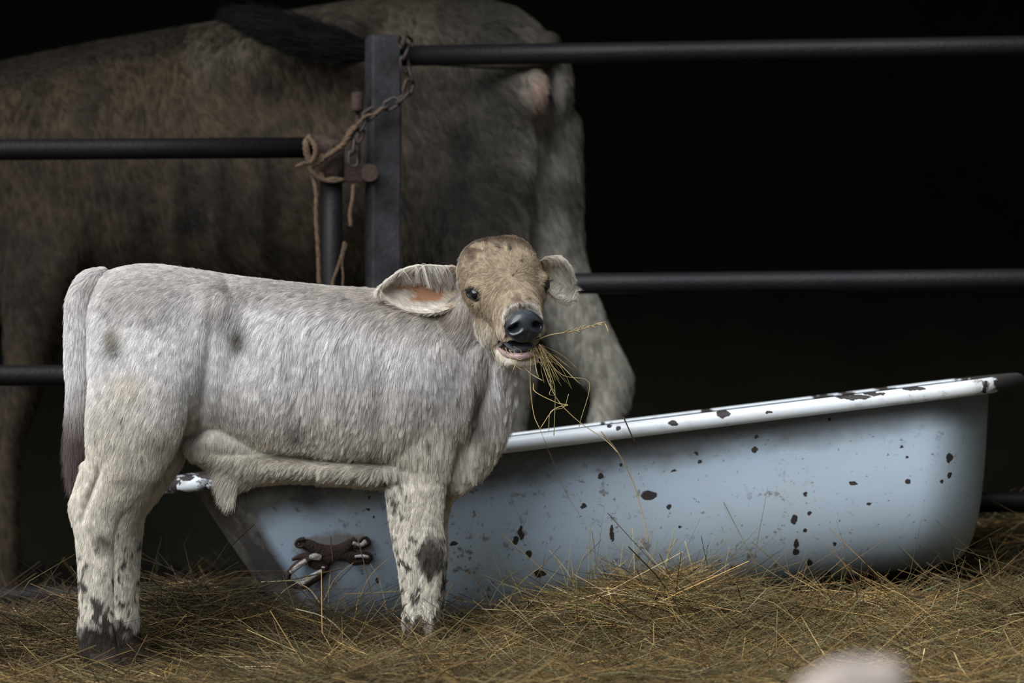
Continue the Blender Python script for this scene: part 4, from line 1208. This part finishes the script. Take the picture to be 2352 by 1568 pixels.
# ------------------------------------------------------------------ loose hay
def make_hay(n, seed):
    r = np.random.default_rng(seed)
    # depth of each stalk, denser towards the near side that fills the frame
    u = r.random(n)
    y = np.where(u < .72, r.uniform(7.35, 8.40, n), np.where(u < .90, r.uniform(8.40, 9.75, n), r.uniform(5.6, 7.35, n)))
    half = np.maximum(y, 7.4) * 1300 / F_PX
    x = r.uniform(-1, 1, n) * half
    # keep out of the tub
    inside = (x > -.62) & (x < .98) & (y > 8.46) & (y < 9.04)
    for (cx, cy) in ((-.775, 7.86), (-.72, 8.02), (-.185, 8.06), (-.775, 7.74)):
        inside |= (x - cx) ** 2 + (y - cy) ** 2 < .085 ** 2
    x, y = x[~inside], y[~inside]; n = len(x)
    h = hay_height(x, y)
    L = r.gamma(2.6, .065, n) + .04
    L = np.clip(L, .05, .42)
    az = r.uniform(0, 2 * np.pi, n)
    # stalks lie mostly across the view
    az = np.where(r.random(n) < .42, r.normal(0, .55, n), az)
    pit = r.normal(0.03, .24, n)
    pit = np.where(r.random(n) < .06, np.abs(r.normal(.5, .3, n)), pit)
    lay = r.random(n)
    foot = (1 - sstep(8.0, 8.2, y)) * (1 - sstep(-.52, -.35, x))
    pit = pit * (1 - .75 * foot)
    z = h - .012 + .036 * lay * (1 - .5 * foot)
    d = np.c_[np.cos(az) * np.cos(pit), np.sin(az) * np.cos(pit), np.sin(pit)]
    side = np.c_[-np.sin(az), np.cos(az), np.zeros(n)]
    bend = r.normal(0, .20, n); kink = np.where(r.random(n) < .30, r.normal(0, .6, n), 0)
    sag = r.normal(.06, .10, n)
    segs = 4
    t = np.linspace(-.5, .5, segs + 1)
    c = np.c_[x, y, z][:, None, :] + d[:, None, :] * (L[:, None] * t)[:, :, None]
    c += side[:, None, :] * ((bend * L)[:, None] * (t * t * 4 - .3) + (kink * L)[:, None] * np.abs(t))[:, :, None]
    c[:, :, 2] -= (sag * L)[:, None] * (t * t * 4)[None, :]
    # follow the heap and stay above the litter
    hh = hay_height(c[:, :, 0], c[:, :, 1]) - .004
    c[:, :, 2] = np.maximum(c[:, :, 2], hh)
    # keep stalks out of the tub wall and rails: push those reaching past the near wall back forward
    ins = (c[:, :, 0] > -.62) & (c[:, :, 0] < .98) & (c[:, :, 1] > 8.45) & (c[:, :, 1] < 8.8)
    c[:, :, 1] = np.where(ins, 8.45, c[:, :, 1])
    rad = r.uniform(.00035, .0009, n) * np.where(r.random(n) < .03, 2.2, 1)
    tang = np.gradient(c, axis=1); tang /= np.maximum(np.linalg.norm(tang, axis=2, keepdims=True), 1e-9)
    A = np.cross(tang, np.array([0.13, .2, 1.0])); A /= np.maximum(np.linalg.norm(A, axis=2, keepdims=True), 1e-9)
    B = np.cross(tang, A)
    V = np.empty((n, segs + 1, 3, 3))
    tp_ = np.array([1, 1, 1, .9, .35])
    for k in range(3):
        a = 2 * np.pi * k / 3
        V[:, :, k, :] = c + (A * math.cos(a) + B * math.sin(a)) * (rad[:, None] * tp_[None, :])[:, :, None]
    nv = (segs + 1) * 3
    f = []
    for s in range(segs):
        for k in range(3):
            k2 = (k + 1) % 3
            f.append((s * 3 + k, s * 3 + k2, (s + 1) * 3 + k2, (s + 1) * 3 + k))
    f = np.array(f)
    F = (np.arange(n) * nv)[:, None, None] + f[None]
    C = straw_col(n, seed + 1)
    pick = r.random(n)
    C[pick < .10] = np.array([.26, .30, .17]); C[(pick > .10) & (pick < .17)] = np.array([.62, .55, .40])
    # older, browner straw plus painted shade, lower in the heap and to the left
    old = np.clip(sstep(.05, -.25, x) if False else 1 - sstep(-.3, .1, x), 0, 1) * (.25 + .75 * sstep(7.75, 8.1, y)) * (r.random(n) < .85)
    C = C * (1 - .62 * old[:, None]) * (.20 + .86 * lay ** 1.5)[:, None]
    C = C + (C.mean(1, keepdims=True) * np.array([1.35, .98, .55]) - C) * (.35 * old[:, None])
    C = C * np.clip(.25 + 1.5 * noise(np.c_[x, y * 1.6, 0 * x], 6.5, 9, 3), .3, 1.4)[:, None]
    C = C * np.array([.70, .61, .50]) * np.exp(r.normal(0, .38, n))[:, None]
    C = np.repeat(C, nv, 0)
    return V.reshape(-1, 3), F.reshape(-1, 4), C
def big_mesh(name, V, F, C, m, loc=(0, 8, 0)):
    me = bpy.data.meshes.new(name)
    V = V - np.array(loc)
    me.vertices.add(len(V)); me.vertices.foreach_set('co', V.astype(np.float32).ravel())
    me.loops.add(F.size); me.loops.foreach_set('vertex_index', F.astype(np.int32).ravel())
    me.polygons.add(len(F)); me.polygons.foreach_set('loop_start', np.arange(0, F.size, 4, dtype=np.int32))
    me.polygons.foreach_set('use_smooth', np.ones(len(F), bool))
    me.update(calc_edges=True)
    a = me.attributes.new('col', 'FLOAT_COLOR', 'POINT')
    a.data.foreach_set('color', np.c_[C, np.ones(len(C))].astype(np.float32).ravel())
    me.materials.append(m)
    o = bpy.data.objects.new(name, me); o.location = loc
    COL.objects.link(o)
    return o
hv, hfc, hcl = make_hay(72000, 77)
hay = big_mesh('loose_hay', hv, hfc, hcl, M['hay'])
tag(hay, 'loose golden and green hay heaped on the floor in front of the bathtub', 'hay', kind='stuff')
# tall stalks leaning on the tub wall
R_ = random.Random(12)
tall = [([P(1380, 990, 8.36), P(1420, 1040, 8.37), P(1455, 1110, 8.38), P(1475, 1180, 8.37), P(1490, 1245, 8.36)], .0012, GOLD), ([P(1432, 958, 8.34), P(1440, 975, 8.35), P(1460, 1020, 8.38)], .0015, np.array([.16, .08, .05])),
        ([P(820, 1228, 8.40), P(845, 1330, 8.38), P(855, 1395, 8.36)], .0012, np.array([.2, .11, .06])), ([P(600, 1336, 8.33), P(700, 1332, 8.35)], .0008, np.array([.5, .5, .3])), ([P(790, 1364, 8.37), P(860, 1361, 8.37), P(918, 1357, 8.36)], .0009, GOLD),
        ([P(680, 1398, 8.2), P(740, 1415, 8.2), P(790, 1450, 8.2), P(835, 1492, 8.2)], .0012, np.array([.55, .52, .34])), ([P(705, 1410, 8.36), P(760, 1350, 8.39), P(812, 1297, 8.41)], .0011, np.array([.12, .08, .06])),
        ([P(759, 1230, 8.42), P(762, 1260, 8.42), P(765, 1292, 8.42)], .0012, np.array([.16, .08, .05])), ([P(1240, 985, 8.36), P(1300, 1130, 8.40), P(1330, 1180, 8.40)], .0005)]
for k in range(60):
    x = R_.choice([R_.gauss(1480, 90), R_.uniform(1050, 1800), R_.gauss(790, 90)])
    y0 = 1400 + R_.uniform(-20, 20); hgt = R_.uniform(40, 190) if x > 1000 else R_.uniform(30, 120)
    dx = R_.uniform(-90, 110)
    tall.append(([P(x, y0, 8.34), P(x + dx * .4, y0 - hgt * .6, 8.37), P(x + dx, y0 - hgt, 8.39)], R_.uniform(.0005, .001)))
ts = bundle('tall_stalks', tall, None, 8)
tag(ts, 'thin dry hay stalks leaning up against the white bathtub wall', 'hay stalks', kind='stuff')

# ------------------------------------------------------------------ pale calf lying close to the lens
YF = 3.5
lc = thing('lying_calf', 'blurred pale pinkish calf in the near foreground, only its ear tip showing at lower right', 'calf', (P(1900, 1900, YF).x, YF, 0))
KF = YF / F_PX
fe = outward(limb([(*P(1860, 1690, YF), .030, .030), (*P(1905, 1645, YF), .036, .022), (*P(1958, 1612, YF), .036, .016), (*P(2008, 1574, YF), .028, .012), (*P(2036, 1548, YF), .014, .009)], (0, 1, 0), 5, 20))
fb = [limb([(*P(1700, 1770, YF + .02), .05, .06), (*P(1780, 1820, YF), .075, .07), (*P(1850, 1890, YF - .03), .07, .068), (*P(1930, 1980, YF - .07), .05, .05), (*P(1985, 2050, YF - .09), .036, .038)], (0, 1, 0), 4, 24),
      limb([(*P(1760, 1850, YF + .02), .07, .06), (*P(1660, 1920, YF + .06), .09, .08), (*P(1520, 1970, YF + .12), .13, .12), (*P(1300, 1990, YF + .18), .15, .16), (*P(1000, 2000, YF + .24), .15, .17), (*P(760, 2020, YF + .28), .13, .15), (*P(640, 2060, YF + .30), .09, .10)], (0, 1, 0), 4, 28)]
for (a, b, c) in (((1500, 1960), (1640, 2210), (1800, 2290)), ((820, 1960), (980, 2200), (1160, 2290))):
    fb.append(limb([(*P(a[0], a[1], YF), .05, .045), (*P(b[0], b[1], YF - .06), .035, .035), (*P(c[0], min(c[1], 2300), YF - .08), .026, .026)], (0, 1, 0), 5, 16))
LV, LF = remesh(fb, .010, 5, .5)
pale = lambda p, n=None: np.tile(np.array([.46, .38, .32]), (len(p), 1)) * (.8 + .3 * noise(p, 20, 3))[:, None]
obj('body', (LV, LF), M['skin'], lc, col=pale(LV))
FV = np.array(fe[0])
fo = obj('ear', fe, M['skin'], lc, col=pale(FV) * np.array([1.05, .98, .95]))
hair('ear_hair', fo, FV, fe[1], 5000, lambda p, n: np.tile(np.array([.7, 0, .6]), (len(p), 1)), lambda p, n: np.full(len(p), .014), lambda p, n: np.tile(np.array([.70, .62, .57]), (len(p), 1)), .4, M['fur'], npts=4, r0=.0003)
for sgn, (x, y) in ((1, (1885, 1850)),):
    obj('eye', ellipsoid(P(x, y, YF - .075), Vector((.015, 0, 0)), Vector((0, .012, 0)), Vector((0, 0, .013))), M['eye'], lc)
obj('nose_pad', ellipsoid(P(1995, 2055, YF - .10), Vector((.03, 0, 0)), Vector((0, .026, 0)), Vector((0, 0, .026))), M['nose'], lc)
